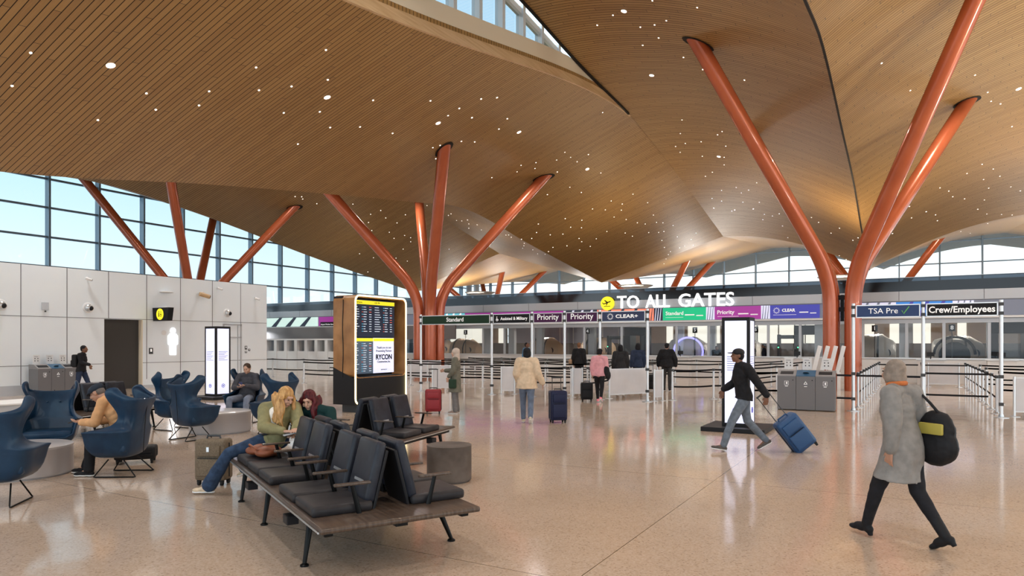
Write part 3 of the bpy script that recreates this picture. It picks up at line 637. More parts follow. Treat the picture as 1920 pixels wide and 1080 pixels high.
t = wall_thing('alarm_box', 84, 574, 'small square grey alarm box on the white wall', 'alarm'); mb = MB(); mb.bb(0, .05, -.11, .11, -.13, .13, .01); mb.build('box', M['grey'], t); mb = MB(); mb.ell((.04, 0, -.18), (.03, .03, .03), u=10, v=6); mb.build('bulb', M['dgrey'], t)
t = wall_thing('restroom_sign', 297, 590, 'black and yellow restroom flag sign sticking out of the wall', 'sign')
mb = MB(); mb.prism([(.05, -.25, -.26), (.95, -.25, -.26), (1.05, -.25, .26), (.0, -.25, .26)], (0, .22, 0)); mb.build('sign_case', M['ink'], t)
mb = MB(); mb.cyl((.5, -.265, 0), (.5, -.25, 0), .22, n=32); mb.build('disc', M['yellow'], t)
mb = MB(); mb.bb(.42, .47, -.272, -.262, -.11, .06); mb.ell((.445, -.267, .10), (.028, .006, .028), u=10, v=6); mb.tube([(.57+math.cos(a)*.05, -.268, -.05+math.sin(a)*.05) for a in [2*math.pi*i/14 for i in range(14)]], .009, 6, closed=True); mb.bb(.56, .58, -.272, -.262, -.04, .08); mb.ell((.57, -.267, .11), (.022, .006, .022), u=10, v=6); mb.build('people_symbols', M['ink'], t)
t = wall_thing('restroom_pictogram', 324, 642, 'glowing white standing figure sign on the wall', 'lit sign'); mb = MB()
mb.cyl((0, 0, .48), (.03, 0, .48), .11, n=20); mb.bb(0, .03, -.155, .155, .02, .34, .0); mb.bb(0, .03, -.21, -.15, -.08, .28); mb.bb(0, .03, .15, .21, -.08, .28); mb.bb(0, .03, -.13, -.02, -.5, .05); mb.bb(0, .03, .02, .13, -.5, .05); mb.build('figure', mat('sign_light', (1, 1, 1), .4, emit=(1, 1, 1), es=2.5), t)
for px, py, w_, h_, lab in ((283, 658, .17, .24, 'small dark braille sign between doorway and lit figure'), (461, 652, .12, .17, 'upper small dark plate right of the wall door'), (461, 660, .11, .09, 'lower small dark plate right of the wall door'), (467, 656, .11, .10, 'rightmost small dark plate near the wall corner')):
    t = wall_thing('wall_plate', px, py, lab, 'small sign', 'small dark wall plates'); mb = MB(); mb.bb(0, .012, -w_/2, w_/2, -h_/2, h_/2); mb.build('plate', M['dgrey'], t); mb = MB(); mb.bb(.012, .015, -w_/5, w_/5, -h_/8, h_/3); mb.build('symbol', M['txt'], t)
t = wall_thing('wall_dial', 307, 624, 'faint round white hand-sized disc beside the lit figure', 'wall disc'); mb = MB(); mb.cyl((0, 0, 0), (.02, 0, 0), .10, n=24); mb.build('disc', M['white'], t)
y0, _ = on_left(419, 640); y1, _ = on_left(452, 640); zt = 2.62
mb = MB(); mb.bb(XL, XL+.03, y0-.04, y0+.03, 0, zt); mb.bb(XL, XL+.03, y1-.05, y1+.02, 0, zt); mb.bb(XL, XL+.03, y0, y1, zt-.06, zt); mb.bb(XL, XL+.03, y0, y1, 2.0, 2.05); mb.bb(XL, XL+.03, y1-.2, y1-.17, 0, zt); struct('door_2', mb, M['grey'])
# ================================================================ queue lanes
M['post'] = M['alu']; M['belt'] = mat('black_belt', (.012, .012, .015), .7); M['board'] = noisy('white_barrier_board', (.60, .60, .63), (.66, .66, .69), 2, .4)
M['sgn_green'] = mat('dark_green_sign', (.012, .04, .02), .5); M['sgn_plum'] = mat('plum_sign', (.07, .018, .075), .5); M['sgn_navy'] = mat('navy_sign', (.025, .04, .11), .5); M['sgn_black'] = mat('black_sign', (.01, .01, .012), .5); M['sgn_blue'] = mat('blue_sign', (.012, .045, .16), .5)
M['check'] = mat('green_tick', (.15, .55, .15), .5)
def sign_post(x, y, label, H=2.82):
    t = empty('sign_post', (x, y, 0), 0, label, 'post', 'tall sign posts')
    mb = MB(); mb.cyl((0, 0, .02), (0, 0, H), .042, n=16); mb.build('pole', M['post'], t, smooth=True)
    mb = MB(); mb.lathe([(.16, 0), (.16, .012), (.06, .022), (.05, .08)], n=24); mb.build('base_plate', M['steel'], t, smooth=True)
    for z in (.32, .98, 2.5, 2.72):
        mb = MB(); mb.bb(-.05, .05, -.05, .05, z-.04, z+.04, .008); mb.build('clamp', M['dgrey'], t)
SP = [(-15.4, 'sign post left of the Standard sign'), (-12.35, 'sign post between the Standard and Assisted & Military signs'), (-10.78, 'sign post between the Assisted & Military and left Priority sign'), (-9.58, 'sign post between the two Priority signs'), (-8.35, 'sign post between the right Priority and the CLEAR+ sign'), (-6.8, 'sign post right of the CLEAR+ sign'), (-1.2, 'sign post left of the TSA Pre sign beside the bins'), (.37, 'sign post between the TSA Pre and Crew/Employees signs'), (1.97, 'sign post right of the Crew/Employees sign')]
YQ = 20.0
for x, lab in SP: sign_post(x, YQ, lab)
def lane_board(x0, x1, m, label, txt, size, extra=None, z0=2.45, z1=2.76):
    t = empty('lane_sign', ((x0+x1)/2, YQ, z0), 0, label, 'sign'); w_ = x1-x0-.165; h = z1-z0
    mb = MB(); mb.bb(-w_/2, w_/2, -.02, .02, 0, h); mb.build('panel', m, t)
    mb = MB()
    for z in (-.012, h-.012): mb.bb(-w_/2-.02, w_/2+.02, -.028, .028, z, z+.024)
    for x in (-w_/2-.02, w_/2-.004): mb.bb(x, x+.024, -.028, .028, 0, h)
    mb.build('frame', M['alu'], t)
    return t, w_, h
t, w_, h = lane_board(SP[0][0], SP[1][0], M['sgn_green'], 'long dark green lane sign reading Standard', '', 0); text('lettering', 'Standard', .21, M['txt'], (0, -.026, h/2), FRONT, t, .002)
t, w_, h = lane_board(SP[1][0], SP[2][0], M['sgn_black'], 'black lane sign reading Assisted & Military', '', 0); text('lettering', 'Assisted & Military', .15, M['txt'], (.1, -.026, h/2), FRONT, t, .002, width=1.05)
mb = MB(); mb.tube([(-.56+math.cos(a)*.038, -.026, .12+math.sin(a)*.038) for a in [2*math.pi*i/12 for i in range(12)]], .008, 6, closed=True); mb.bb(-.575, -.56, -.03, -.022, .12, .2); mb.ell((-.567, -.026, .22), (.016, .005, .016), u=8, v=6); mb.bb(-.57, -.50, -.03, -.022, .11, .124); mb.build('wheelchair_symbol', M['txt'], t)
for i, nm in ((2, 'left'), (3, 'right')):
    t, w_, h = lane_board(SP[i][0], SP[i+1][0], M['sgn_plum'], '%s one of the two plum lane signs reading Priority' % nm, '', 0); text('lettering', 'Priority', .26, M['txt'], (0, -.026, h/2+.02), FRONT, t, .002)
t, w_, h = lane_board(SP[4][0], SP[5][0], M['sgn_navy'], 'navy lane sign reading CLEAR+ with a sunburst logo', '', 0); text('lettering', 'CLEAR+', .15, M['txt'], (.12, -.026, h/2), FRONT, t, .004, width=.72); mb = MB(); sunburst(mb, (-.42, h/2), .10, y=-.026); mb.build('logo', M['txt'], t)
t, w_, h = lane_board(SP[6][0], SP[7][0], M['sgn_blue'], 'blue lane sign reading TSA Pre with a green tick', '', 0); text('lettering', 'TSA Pre', .20, M['txt'], (-.10, -.026, h/2), FRONT, t, 0)
mb = MB(); mb.tube([(.32, -.026, .16), (.36, -.026, .08), (.48, -.026, .26)], .012, 8); mb.build('tick', M['check'], t)
t, w_, h = lane_board(SP[7][0], SP[8][0], M['sgn_black'], 'black lane sign reading Crew/Employees', '', 0); text('lettering', 'Crew/Employees', .22, M['txt'], (0, -.026, h/2), FRONT, t, .004, width=1.36)
# stanchions
def stanchion(x, y, label, group, nxt=None, H=.98):
    t = empty('stanchion', (x, y, 0), 0, label, 'queue post', group)
    mb = MB(); mb.cyl((0, 0, .015), (0, 0, H), .032, n=12); mb.build('post', M['post'], t, smooth=True)
    mb = MB(); mb.lathe([(.13, 0), (.13, .01), (.05, .02), (.04, .05)], n=20); mb.build('base', M['steel'], t, smooth=True)
    mb = MB(); mb.cyl((0, 0, H-.085), (0, 0, H-.01), .042, n=12); mb.build('belt_head', M['dgrey'], t, smooth=True)
    if nxt:
        d = Vector((nxt[0]-x, nxt[1]-y, 0)); L_ = d.length; d.normalize()
        for z in (H-.05, .42):
            mb = MB(); pts = [d*(.05+(L_-.10)*i/8)+Vector((0, 0, z-.02*4*(i/8)*(1-i/8))) for i in range(9)]
            a = [mb.b.verts.new(p+Vector((0, 0, .026))) for p in pts]; b = [mb.b.verts.new(p-Vector((0, 0, .026))) for p in pts]
            for i in range(8): mb.b.faces.new((a[i], a[i+1], b[i+1], b[i]))
            bmesh.ops.solidify(mb.b, geom=mb.b.faces[:], thickness=.004)
            mb.build('belt', M['belt'], t)
def row(pts, group, label, close=False):
    for i, p in enumerate(pts):
        stanchion(p[0], p[1], label, group, pts[i+1] if i+1 < len(pts) else None)
def line(x0, y0, x1, y1, n): return [(x0+(x1-x0)*i/(n-1), y0+(y1-y0)*i/(n-1)) for i in range(n)]
row(line(-21.5, 22.6, -12.6, 22.6, 6), 'front row of the standard lane', 'white belt post in the front row of the standard lane')
row(line(-20.8, 24.9, -8.8, 24.9, 7), 'second row of the standard lane', 'white belt post in the second row of the standard lane')
row(line(-21.4, 27.1, -8.8, 27.1, 7), 'third row of the standard lane', 'white belt post in the third row of the standard lane')
row(line(-21.4, 29.6, -8.8, 29.6, 7), 'fourth row of the standard lane', 'white belt post in the fourth row of the standard lane')
row(line(-21.4, 32.2, -6.4, 32.2, 8), 'back row of the standard lane', 'white belt post in the back row near the low wall')
row(line(-11.7, 20.9, -10.0, 21.4, 2), 'short belt beside the Priority post', 'white belt post beside the walking woman in cream')
row([(-9.3, 21.2), (-9.4, 23.4)], 'short belt behind the pink jacket', 'white belt post right of the standing man in black')
row([(-6.3, 20.9), (-5.3, 22.0), (-4.6, 23.8), (-4.0, 25.8), (-3.6, 28.0)], 'belt line right of the man with black suitcase', 'white belt post in the line right of the man in black hoodie')
row([(-4.75, 20.8), (-3.05, 20.8)], 'belt line behind the right totem', 'white belt post left of the lit totem')
row([(-5.6, 25), (-4.7, 29), (-3.9, 32)], 'posts beyond the black-clad man', 'white belt post beyond the man in black hoodie')
row([(-8.2, 27), (-6.4, 27.6), (-6.2, 30.5), (-4.9, 33)], 'posts beyond the CLEAR+ sign', 'white belt post seen under the CLEAR+ sign far back')
row(line(-33, 24.5, -24, 24.5, 5), 'belt line near the white wall corner', 'white belt post near the white wall corner')
row(line(-22.9, 21.4, -17.2, 21.4, 3), 'belt line left of the kiosk', 'white belt post just left of the departures kiosk')
row(line(-27.5, 27.5, -22, 27.5, 3), 'far belt line left of the kiosk', 'white belt post far behind the belt line left of the kiosk')
row(line(-1.15, 21.1, -1.0, 33.4, 11), 'posts left of the TSA Pre lane', 'white belt post in the receding row under the TSA Pre sign')
row(line(.45, 22.4, .55, 33.0, 8), 'posts between the two right lanes', 'white belt post in the middle receding row behind the blurred walker')
row(line(1.98, 21.0, 2.08, 33.2, 10), 'posts left of the black belts at right', 'white belt post in the receding row under the Crew/Employees sign')
row([(2.35, 24.2), (4.6, 24.2), (6.8, 24.2)], 'right edge lane front row', 'white belt post at the right frame edge, front row')
row([(2.3, 27.5), (4.6, 27.5), (6.8, 27.5)], 'right edge lane middle row', 'white belt post at the right frame edge, middle row')
row([(2.4, 31.0), (4.6, 31.0), (6.8, 31.0)], 'right edge lane back row', 'white belt post at the right frame edge, back row')
def cross_belt(x0, x1, y, z, label):
    mb = MB(); mb.bb(x0, x1, y-.003, y+.003, z-.026, z+.026); tag(mb.build('queue_belt', M['belt']), label, 'belt')
cross_belt(-.95, .4, 30.5, .93, 'far black belt crossing the TSA Pre lane'); cross_belt(.6, 1.98, 30.5, .93, 'far black belt crossing the Crew/Employees lane'); cross_belt(-1.14, .31, 20.0, .93, 'black belt across the TSA Pre lane entrance'); cross_belt(.41, 1.93, 22.5, .33, 'low black belt across the Crew/Employees lane'); cross_belt(.41, 1.93, 22.5, .93, 'high black belt across the Crew/Employees lane')
cross_belt(-1.6, -1.25, 20.0, .93, 'upper short black belt between bins and sign post'); cross_belt(-1.6, -1.25, 20.0, .33, 'lower short black belt between bins and sign post')
def barrier(x, y, x2, y2, label):
    t = empty('barrier_board', (x, y, 0), math.atan2(y2-y, x2-x), label, 'barrier panel', 'white barrier boards'); L_ = math.hypot(x2-x, y2-y)
    mb = MB(); mb.bb(.05, L_-.05, -.012, .012, .13, .93); mb.build('board', M['board'], t)
    for q in (0.02, L_-.02):
        mb = MB(); mb.cyl((q, 0, 0), (q, 0, .97), .03, n=12); mb.build('post', M['post'], t, smooth=True); mb = MB(); mb.lathe([(.12, 0), (.12, .01), (.04, .02)], c=(q, 0, 0), n=18); mb.build('base', M['steel'], t)
    mb = MB(); mb.bb(.02, L_-.02, -.015, .015, .93, .95); mb.bb(.02, L_-.02, -.015, .015, .11, .13); mb.build('rail', M['post'], t)
barrier(-15.2, 20.4, -14.6, 20.75, 'white board right of the Standard sign post')
barrier(-12.2, 20.35, -11.8, 20.65, 'white board under the Assisted & Military sign'); barrier(-9.5, 20.4, -9.2, 20.6, 'white board left of the man in black with tan bag')
barrier(-6.72, 20.35, -6.5, 20.6, 'white board right of the CLEAR+ sign post'); barrier(-8.25, 20.5, -7.45, 21.9, 'wide white board right behind the pink jacket')
barrier(2.25, 20.4, 4.3, 20.8, 'large white board at the right frame edge'); barrier(-24, 26, -19, 26.2, 'long white board behind the belts left of the kiosk')
barrier(.75, 32.6, 1.85, 32.6, 'framed white board at the end of the Crew lane')
# podium desks before the low wall
def desk(x, y, label, w_=1.0):
    t = empty('podium_desk', (x, y, 0), 0, label, 'desk', 'podium desks before the glass wall')
    mb = MB(); mb.bb(-w_/2, w_/2, -.25, .25, 0, 1.05, .01); mb.build('desk_body', M['lowwall'], t); mb = MB(); mb.bb(-w_/2-.04, w_/2+.04, -.3, .3, 1.05, 1.09, .008); mb.build('desk_top', M['alu'], t)
    mb = MB(); mb.cyl((0, 0, 1.09), (0, 0, 1.22), .02, n=8); mb.bb(-.14, .14, -.02, .02, 1.2, 1.38, .005); mb.build('monitor', M['ctb'], t)
desk(-4.4, 34.2, 'white podium desk behind the lit totem'); desk(-9.9, 34.2, 'white podium desk under the walking cream jacket lane'); desk(.9, 34.0, 'white podium desk ahead of the blurred walker'); desk(3.4, 34.4, 'white podium desk below the black-mouthed scanner')
# ================================================================ furniture
M['blue'] = noisy('blue_leather', (.008, .030, .068), (.012, .042, .088), 6, .36, coat=.15); M['blue_in'] = M['blue']
M['rod'] = mat('black_rod', (.01, .01, .01), .35, .6)
M['seatfab'] = noisy('dark_seat_leather', (.020, .018, .020), (.032, .029, .031), 9, .42); M['backfab'] = noisy('dark_back_leather', (.016, .018, .026), (.026, .029, .040), 9, .34)
M['board_w'] = noisy('smoked_wood', (.060, .040, .030), (.105, .075, .056), 3, .28, stretch=(1.2, 14, 1), coat=.2)
M['drumlight'] = mat('pale_drum', (.36, .34, .34), .35); M['drumtop'] = mat('drum_top', (.50, .49, .50), .22); M['drumdark'] = noisy('dark_concrete', (.085, .068, .058), (.135, .112, .098), 4, .5)
def nmod(o, *mods):
    for m_, kw in mods:
        md = o.modifiers.new(m_, m_)
        for k, v in kw.items(): setattr(md, k, v)
    return o
def lerp_tab(tab, z):
    for i in range(len(tab)-1):
        if tab[i][0] <= z <= tab[i+1][0]:
            u = (z-tab[i][0])/(tab[i+1][0]-tab[i][0]); u = u*u*(3-2*u); return [a+(b-a)*u for a, b in zip(tab[i][1:], tab[i+1][1:])]
    return list(tab[-1][1:]) if z > tab[-1][0] else list(tab[0][1:])
def wing_chair(x, y, face, label):
    rz = math.atan2(face[1], face[0])+math.pi/2           # local front is -y
    t = empty('wing_armchair', (x, y, 0), rz, label, 'armchair', 'dark blue wing armchairs'); t.scale = (.92, .86, 1.0)
    # z : half width, back y, front y of the side, top rise at the sides
    tab = [(.25, .20, .16, -.20), (.275, .30, .23, -.30), (.34, .37, .275, -.37), (.46, .40, .29, -.39), (.585, .425, .30, -.40), (.615, .465, .30, -.405), (.635, .45, .305, -.38),
           (.655, .375, .31, -.16), (.71, .325, .32, .02), (.79, .30, .335, .09), (.88, .315, .35, .06), (.97, .35, .37, -.01), (1.05, .385, .385, -.07), (1.12, .40, .395, -.09), (1.165, .385, .40, -.05), (1.185, .35, .40, .03)]
    NU = 24; mb = MB(); rows = []
    for r in tab:
        z, w_, yb, yf = r; row_ = []
        for i in range(NU+1):
            u = -1+2*i/NU; a = abs(u)
            s_ = min(1, a*1.75); sx = math.sin(s_*math.pi/2)*(1 if u > 0 else -1)
            q = max(0, (a-.34)/.66); q = q**1.15
            arc = (1-math.cos(min(1, a/.55)*math.pi/2))*.10
            zz = z
            if z > .9: zz = z - .14*(z-.9)/.27*(1-min(1, a*1.3)**2) + (.03 if a > .8 else 0)*(z-.9)/.27
            yy = yb + (yf-yb)*max(q, 0) - arc*(1-q)
            row_.append(mb.b.verts.new((sx*w_, yy, zz)))
        rows.append(row_)
    for j in range(len(rows)-1):
        for i in range(NU): mb.b.faces.new((rows[j][i], rows[j][i+1], rows[j+1][i+1], rows[j+1][i]))
    # closed bucket bottom and front apron
    c_ = mb.b.verts.new((0, -.02, .24))
    for i in range(NU): mb.b.faces.new((rows[0][i+1], rows[0][i], c_))
    mb.b.faces.new((rows[0][0], rows[0][NU], c_))
    for j in range(2): mb.b.faces.new((rows[j][0], rows[j+1][0], rows[j+1][NU], rows[j][NU]))
    o = mb.build('shell', M['blue'], t, smooth=False); o.data.shade_smooth()
    nmod(o, ('SOLIDIFY', dict(thickness=.045, offset=-1)), ('SUBSURF', dict(levels=1, render_levels=1)))
    mb = MB(); mb.box((0, -.07, .40), (.70, .56, .13), bev=.045); mb.build('seat_cushion', M['blue'], t, smooth=True)
    mb = MB(); mb.tube([(0, .045+.26, .30), (0, .318, .5), (0, .335, .70), (0, .35, .85), (0, .385, 1.05)], .006, 6); mb.build('back_seam', M['black'], t)
    mb = MB()
    for sx in (-.09, .09): mb.ell((sx, .262, .87), (.016, .01, .016), u=10, v=6)
    mb.build('tuft_button', M['blue'], t)
    for sx in (-1, 1):
        mb = MB(); mb.tube([(sx*.20, -.12, .235), (sx*.26, -.29, .03), (sx*.265, -.31, .012), (sx*.27, -.28, .010), (sx*.27, .30, .010), (sx*.27, .33, .014), (sx*.26, .31, .03), (sx*.19, .10, .235)], .0095, 10); mb.build('sled_leg', M['rod'], t, smooth=True)
    return t
wing_chair(-8.78, 3.72, (-.68, .73), 'blue wing armchair cut by the left frame edge')
wing_chair(-11.4, 5.55, (.82, -.57), 'empty blue wing armchair seen from the front behind the pale round table')
wing_chair(-9.25, 5.42, (-.85, -.53), 'blue wing armchair carrying the man in the orange sweater')
wing_chair(-13.15, 8.75, (.93, .1), 'blue wing armchair furthest back left, behind the empty chair with its back to us')
wing_chair(-11.5, 8.0, (.02, 1), 'empty blue wing armchair with its back and seam towards us')
wing_chair(-12.95, 10.4, (.45, -.89), 'blue wing armchair carrying the man in the grey hoodie')
wing_chair(-10.75, 9.35, (-1, .0), 'empty blue wing armchair behind the blonde woman')
def drum(x, y, r, h, label, side, top):
    t = empty('drum_table', (x, y, 0), 0, label, 'table', None)
    mb = MB(); mb.lathe([(r-.03, 0), (r-.03, .02), (r, .025), (r, h-.03)], n=56); mb.build('drum_side', side, t, smooth=True)
    mb = MB(); mb.lathe([(r, h-.03), (r+.002, h-.004), (r-.006, h)], n=56); mb.build('drum_top', top, t, smooth=True)
drum(-10.45, 4.72, .60, .40, 'pale round drum table beside the man in the orange sweater', M['drumlight'], M['drumtop'])
drum(-12.0, 9.0, .58, .42, 'grey round drum table between the farther armchairs', M['drumlight'], M['drumtop'])
drum(-5.16, 7.3, .29, .47, 'small dark concrete drum table beside the black benches', M['drumdark'], M['drumdark'])
# tandem benches
def tandem(x, y, ax, label, sA, sB, aA, aB, bx0, bx1, legs, noback=(), W=1.36, boxes=()):
    """local x along the bench; row A sits on the low-y side facing -y, row B on the high-y side facing +y"""
    t = empty('tandem_bench', (x, y, 0), math.atan2(ax[1], ax[0]), label, 'bench', 'black tandem benches')
    y0, y1 = -.08, W-.10
    mb = MB(); mb.box(((bx0+bx1)/2, (y0+y1)/2, .415), (bx1-bx0, y1-y0, .045), bev=.02); mb.build('board', M['board_w'], t, smooth=True)
    mb = MB(); mb.bb(bx0+.1, bx1-.1, y0+.06, y0+.13, .345, .395, .01); mb.bb(bx0+.1, bx1-.1, y1-.13, y1-.06, .345, .395, .01); mb.bb(bx0+.12, bx1-.12, W/2-.12, W/2-.02, .34, .395); mb.build('beam', M['rod'], t)
    mb = MB(); mb.tube([(bx0+.03, y0-.004, .405), (bx1-.03, y0-.004, .405)], .008, 8); mb.tube([(bx0+.03, y1+.004, .405), (bx1-.03, y1+.004, .405)], .008, 8); mb.build('edge_strip', M['steel'], t)
    for lx in legs:
        for s_ in (0, 1):
            ya, yb = (y0+.10, -.03) if s_ == 0 else (y1-.10, W-.07+.0)
            mb = MB(); mb.tube([(lx-.05, ya+(.06 if s_ == 0 else -.06), .37), (lx-.02, ya, .33), (lx+.0, yb, .02)], [.032, .028, .017], 12)
            mb.lathe([(.036, 0), (.036, .012), (.018, .024)], c=(lx, yb, 0), n=16); mb.build('leg', M['rod'], t, smooth=True)
        mb = MB(); mb.bb(lx-.04, lx, y0+.12, y1-.12, .34, .38, .008); mb.build('cross_bar', M['rod'], t)
    def seat(cx, side):
        s_ = -1 if side == 'A' else 1; yc = W/2-.05
        mb = MB(); mb.box((cx, yc+s_*.42, .475), (.52, .50, .085), bev=.035); mb.build('seat', M['seatfab'], t, smooth=True)
        if (cx, side) in noback: return
        rot = Matrix.Rotation(-s_*R(-14), 3, 'X')
        cb = Vector((cx, yc+s_*.135, .735))
        mb = MB(); mb.box(cb, (.47, .085, .50), bev=.038, rot=rot)
        for v in mb.b.verts:                                  # taper towards the top
            k = (v.co.z-.735)/.25; v.co.x = cx+(v.co.x-cx)*(1-.06*max(0, k))
        b_ = mb.build('backrest', M['backfab'], t, smooth=True)
        mb = MB(); mb.box(cb + rot @ Vector((0, s_*.046, -.10)), (.20, .006, .022), rot=rot); mb.build('grip_slot', M['steel'], b_)
        mb = MB(); mb.box(cb + rot @ Vector((0, -s_*.055, -.06)), (.44, .03, .50), bev=.014, rot=rot); mb.build('back_shell', M['black'], b_)
    for c in sA: seat(c, 'A')
    for c in sB: seat(c, 'B')
    def arm(ax_, side):
        s_ = -1 if side == 'A' else 1; yc = W/2-.05
        mb = MB(); mb.box((ax_, yc+s_*.36, .678), (.05, .30, .022), bev=.01); a_ = mb.build('armrest', M['board_w'], t, smooth=True)
        mb = MB(); mb.tube([(ax_, yc+s_*.30, .43), (ax_, yc+s_*.36, .668)], [.022, .018], 10, flat=.6); mb.build('arm_post', M['rod'], a_, smooth=True)
    for a in aA: arm(a, 'A')
    for a in aB: arm(a, 'B')
    for bx_, s_ in boxes:
        yy = y0+.03 if s_ == 0 else y1-.03
        mb = MB(); mb.bb(bx_-.07, bx_+.07, yy-.05, yy+.05, .27, .345, .008); b_ = mb.build('power_box', M['black'], t); 
    return t
AR = [.28, -.30, -.87, -1.15, -1.70, -2.26]
tandem(-4.18, 3.95, (.883, -.469), 'nearest long double-sided black bench the two women sit on', [-.01, -.585, -1.425, -1.98, -2.55], [-.01, -.585, -1.425, -1.98, -2.55], AR, AR, -3.25, .60, (0, -1.46, -2.61), noback=((-2.55, 'A'), (-2.55, 'B')), boxes=((-.35, 0), (-1.95, 0)))
tandem(-6.08, 7.05, (-.17, .985), 'black double-sided bench between the nearest bench and the departures kiosk', [.80, 1.40], [.80, 1.40], [.49, 1.10, 1.71], [.49, 1.10, 1.71], -.02, 2.15, (.25, 1.8), boxes=((1.35, 0),))
tandem(-13.05, 5.73, (-.28, .96), 'black bench behind the armchairs in front of the white wall', [2.15, 2.75], [2.15, 2.75], [1.85, 2.45, 3.05], [1.85, 2.45, 3.05], -.1, 3.5, (.2, 1.7, 3.2))
t = empty('low_plinth', (-18.1, 7.0, 0), 0, 'low grey plinth with white top behind the far left bench', 'plinth'); mb = MB(); mb.bb(-.6, .6, -2.2, 2.2, 0, .38, .01); mb.build('plinth_body', M['grey'], t); mb = MB(); mb.bb(-.63, .63, -2.23, 2.23, .38, .42, .008); mb.build('plinth_top', M['white'], t)
# departures kiosk
M['oak'] = noisy('knotty_oak', (.26, .115, .035), (.44, .22, .08), 2.2, .4, stretch=(1, 5, .9), detail=6)
M['screen_ink'] = flat('departures_screen', .012, .016, .032, .2, .6); M['screen_slate'] = flat('slate_screen', .05, .075, .11, .2, .7); M['screen_pale'] = flat('pale_screen', .62, .64, .82, .2, .9)
M['led'] = mat('warm_led_strip', (1, .85, .5), .4, emit=(1, .80, .42), es=3.0); M['ylw'] = flat('yellow_header', .78, .70, .01, .3, .8)
M['rowtxt'] = flat('row_text', .55, .62, .72, .4, .7); M['rowred'] = flat('row_text_red', .7, .12, .08, .4, .6); M['rowcy'] = flat('row_text_cyan', .1, .5, .75, .4, .6)
KX0, KX1, KY0, KY1, KZ = -12.85, -12.1, 13.0, 15.05, 3.02
t = empty('departures_kiosk', (KX1, KY0, 0), 0, 'tall wooden departures kiosk with glowing rounded edge and flight screens', 'kiosk')
Wk, Dk = KY1-KY0, KX1-KX0
def rrect(w0, w1, z0, z1, r, n=6):
    P = []
    for cx_, cz_, a0 in ((w1-r, z1-r, 0), (w0+r, z1-r, 90), (w0+r, z0+r, 180), (w1-r, z0+r, 270)):
        for i in range(n+1): a = R(a0+90*i/n); P.append((cx_+r*math.cos(a), cz_+r*math.sin(a)))
    return P
def frame_mesh(mb, outer, inner, xa, xb):
    A = [[mb.b.verts.new((x, p[0], p[1])) for p in ring] for x in (xa, xb) for ring in (outer, inner)]
    ao, ai, bo, bi = A; n = len(ao)
    for i in range(n):
        j = (i+1) % n
        mb.b.faces.new((ao[i], ao[j], bo[j], bo[i])); mb.b.faces.new((ai[j], ai[i], bi[i], bi[j]))
        mb.b.faces.new((ao[j], ao[i], ai[i], ai[j])); mb.b.faces.new((bo[i], bo[j], bi[j], bi[i]))
mb = MB(); frame_mesh(mb, rrect(0, Wk, .88, KZ, .16), rrect(.05, Wk-.05, .90, KZ-.06, .12), -Dk, -.01); mb.build('wood_case', M['oak'], t, smooth=True)
mb = MB(); mb.tube([(-Dk*.55+.012*math.sin(z*5), -.006, z) for z in [.9+.1*i for i in range(21)]], .011, 6); mb.build('wood_split', M['black'], t)
mb = MB(); mb.prism([(-Dk-.003, -.004, .20), (-.012, -.004, .20), (-.012, -.004, .86), (-Dk-.003, -.004, 1.16)], (0, .02, 0)); mb.bb(-Dk+.02, -.02, .02, Wk-.004, .20, .92, .03); mb.prism([(-Dk-.003, Wk-.016, .20), (-.012, Wk-.016, .20), (-.012, Wk-.016, .86), (-Dk-.003, Wk-.016, 1.16)], (0, .02, 0)); mb.build('lower_case', M['black'], t, smooth=True)
mb = MB(); mb.bb(-Dk, -Dk+.3, .02, Wk-.02, .88, KZ-.03); mb.build('back_case', M['black'], t)
mb = MB(); mb.bb(-Dk+.12, -.14, .2, Wk-.2, 0, .21); mb.build('plinth', M['dgrey'], t)
P = rrect(.015, Wk-.015, .22, KZ-.015, .15)
mb = MB(); mb.tube([(.0, p[0], p[1]) for p in P], .022, 8, closed=True); mb.build('light_strip', M['led'], t, smooth=True)
mb = MB(); frame_mesh(mb, rrect(0, Wk, .20, .90+.4, .16), rrect(.05, Wk-.05, .24, .90+.36, .12), -.03, -.012); mb.b.free()
# screens (x is depth: towards +x is out of the niche)
def kscreen(name, y0, y1, z0, z1, m, xo=-.26, tilt=0):
    e_ = bpy.data.objects.new(name, None); 
    mb = MB(); mb.bb(-.03, 0, y0, y1, z0, z1); o = mb.build(name, m, t); o.location = (xo, 0, 0); return o
s1 = kscreen('upper_screen', .08, Wk-.28, 1.94, 2.92, M['screen_ink'], -.20)
mb = MB(); mb.bb(0, .004, .08, Wk-.28, 2.80, 2.90); mb.build('header_bar', M['ylw'], s1)
def rows(parent, y0, y1, z0, z1, n, cols, seed):
    rr = random.Random(seed); A, B, C_ = MB(), MB(), MB()
    for i in range(n):
        z = z1-(z1-z0)*(i+.5)/n; h = (z1-z0)/n*.26
        for c0, c1 in cols:
            a = y0+(y1-y0)*c0; b = y0+(y1-y0)*c1; y = a
            A.bb(.001, .004, a, a+(b-a)*rr.uniform(.22, .36), z-h/2, z+h/2)
            (C_ if rr.random() < .6 else B).bb(.001, .004, a+(b-a)*.48, a+(b-a)*.53, z-h/2, z+h/2)
            A.bb(.001, .004, a+(b-a)*.56, a+(b-a)*rr.uniform(.66, .76), z-h/2, z+h/2)
            (B if rr.random() < .2 else A).bb(.001, .004, a+(b-a)*.86, a+(b-a)*.98, z-h/2, z+h/2)
    A.build('flight_rows', M['rowtxt'], parent); B.build('delayed_marks', M['rowred'], parent); C_.build('airline_marks', M['rowcy'], parent)
rows(s1, .10, Wk-.32, 2.06, 2.76, 11, ((.01, .46), (.53, .97)), 4)
RY = (R(90), 0, R(90))     # text facing +x
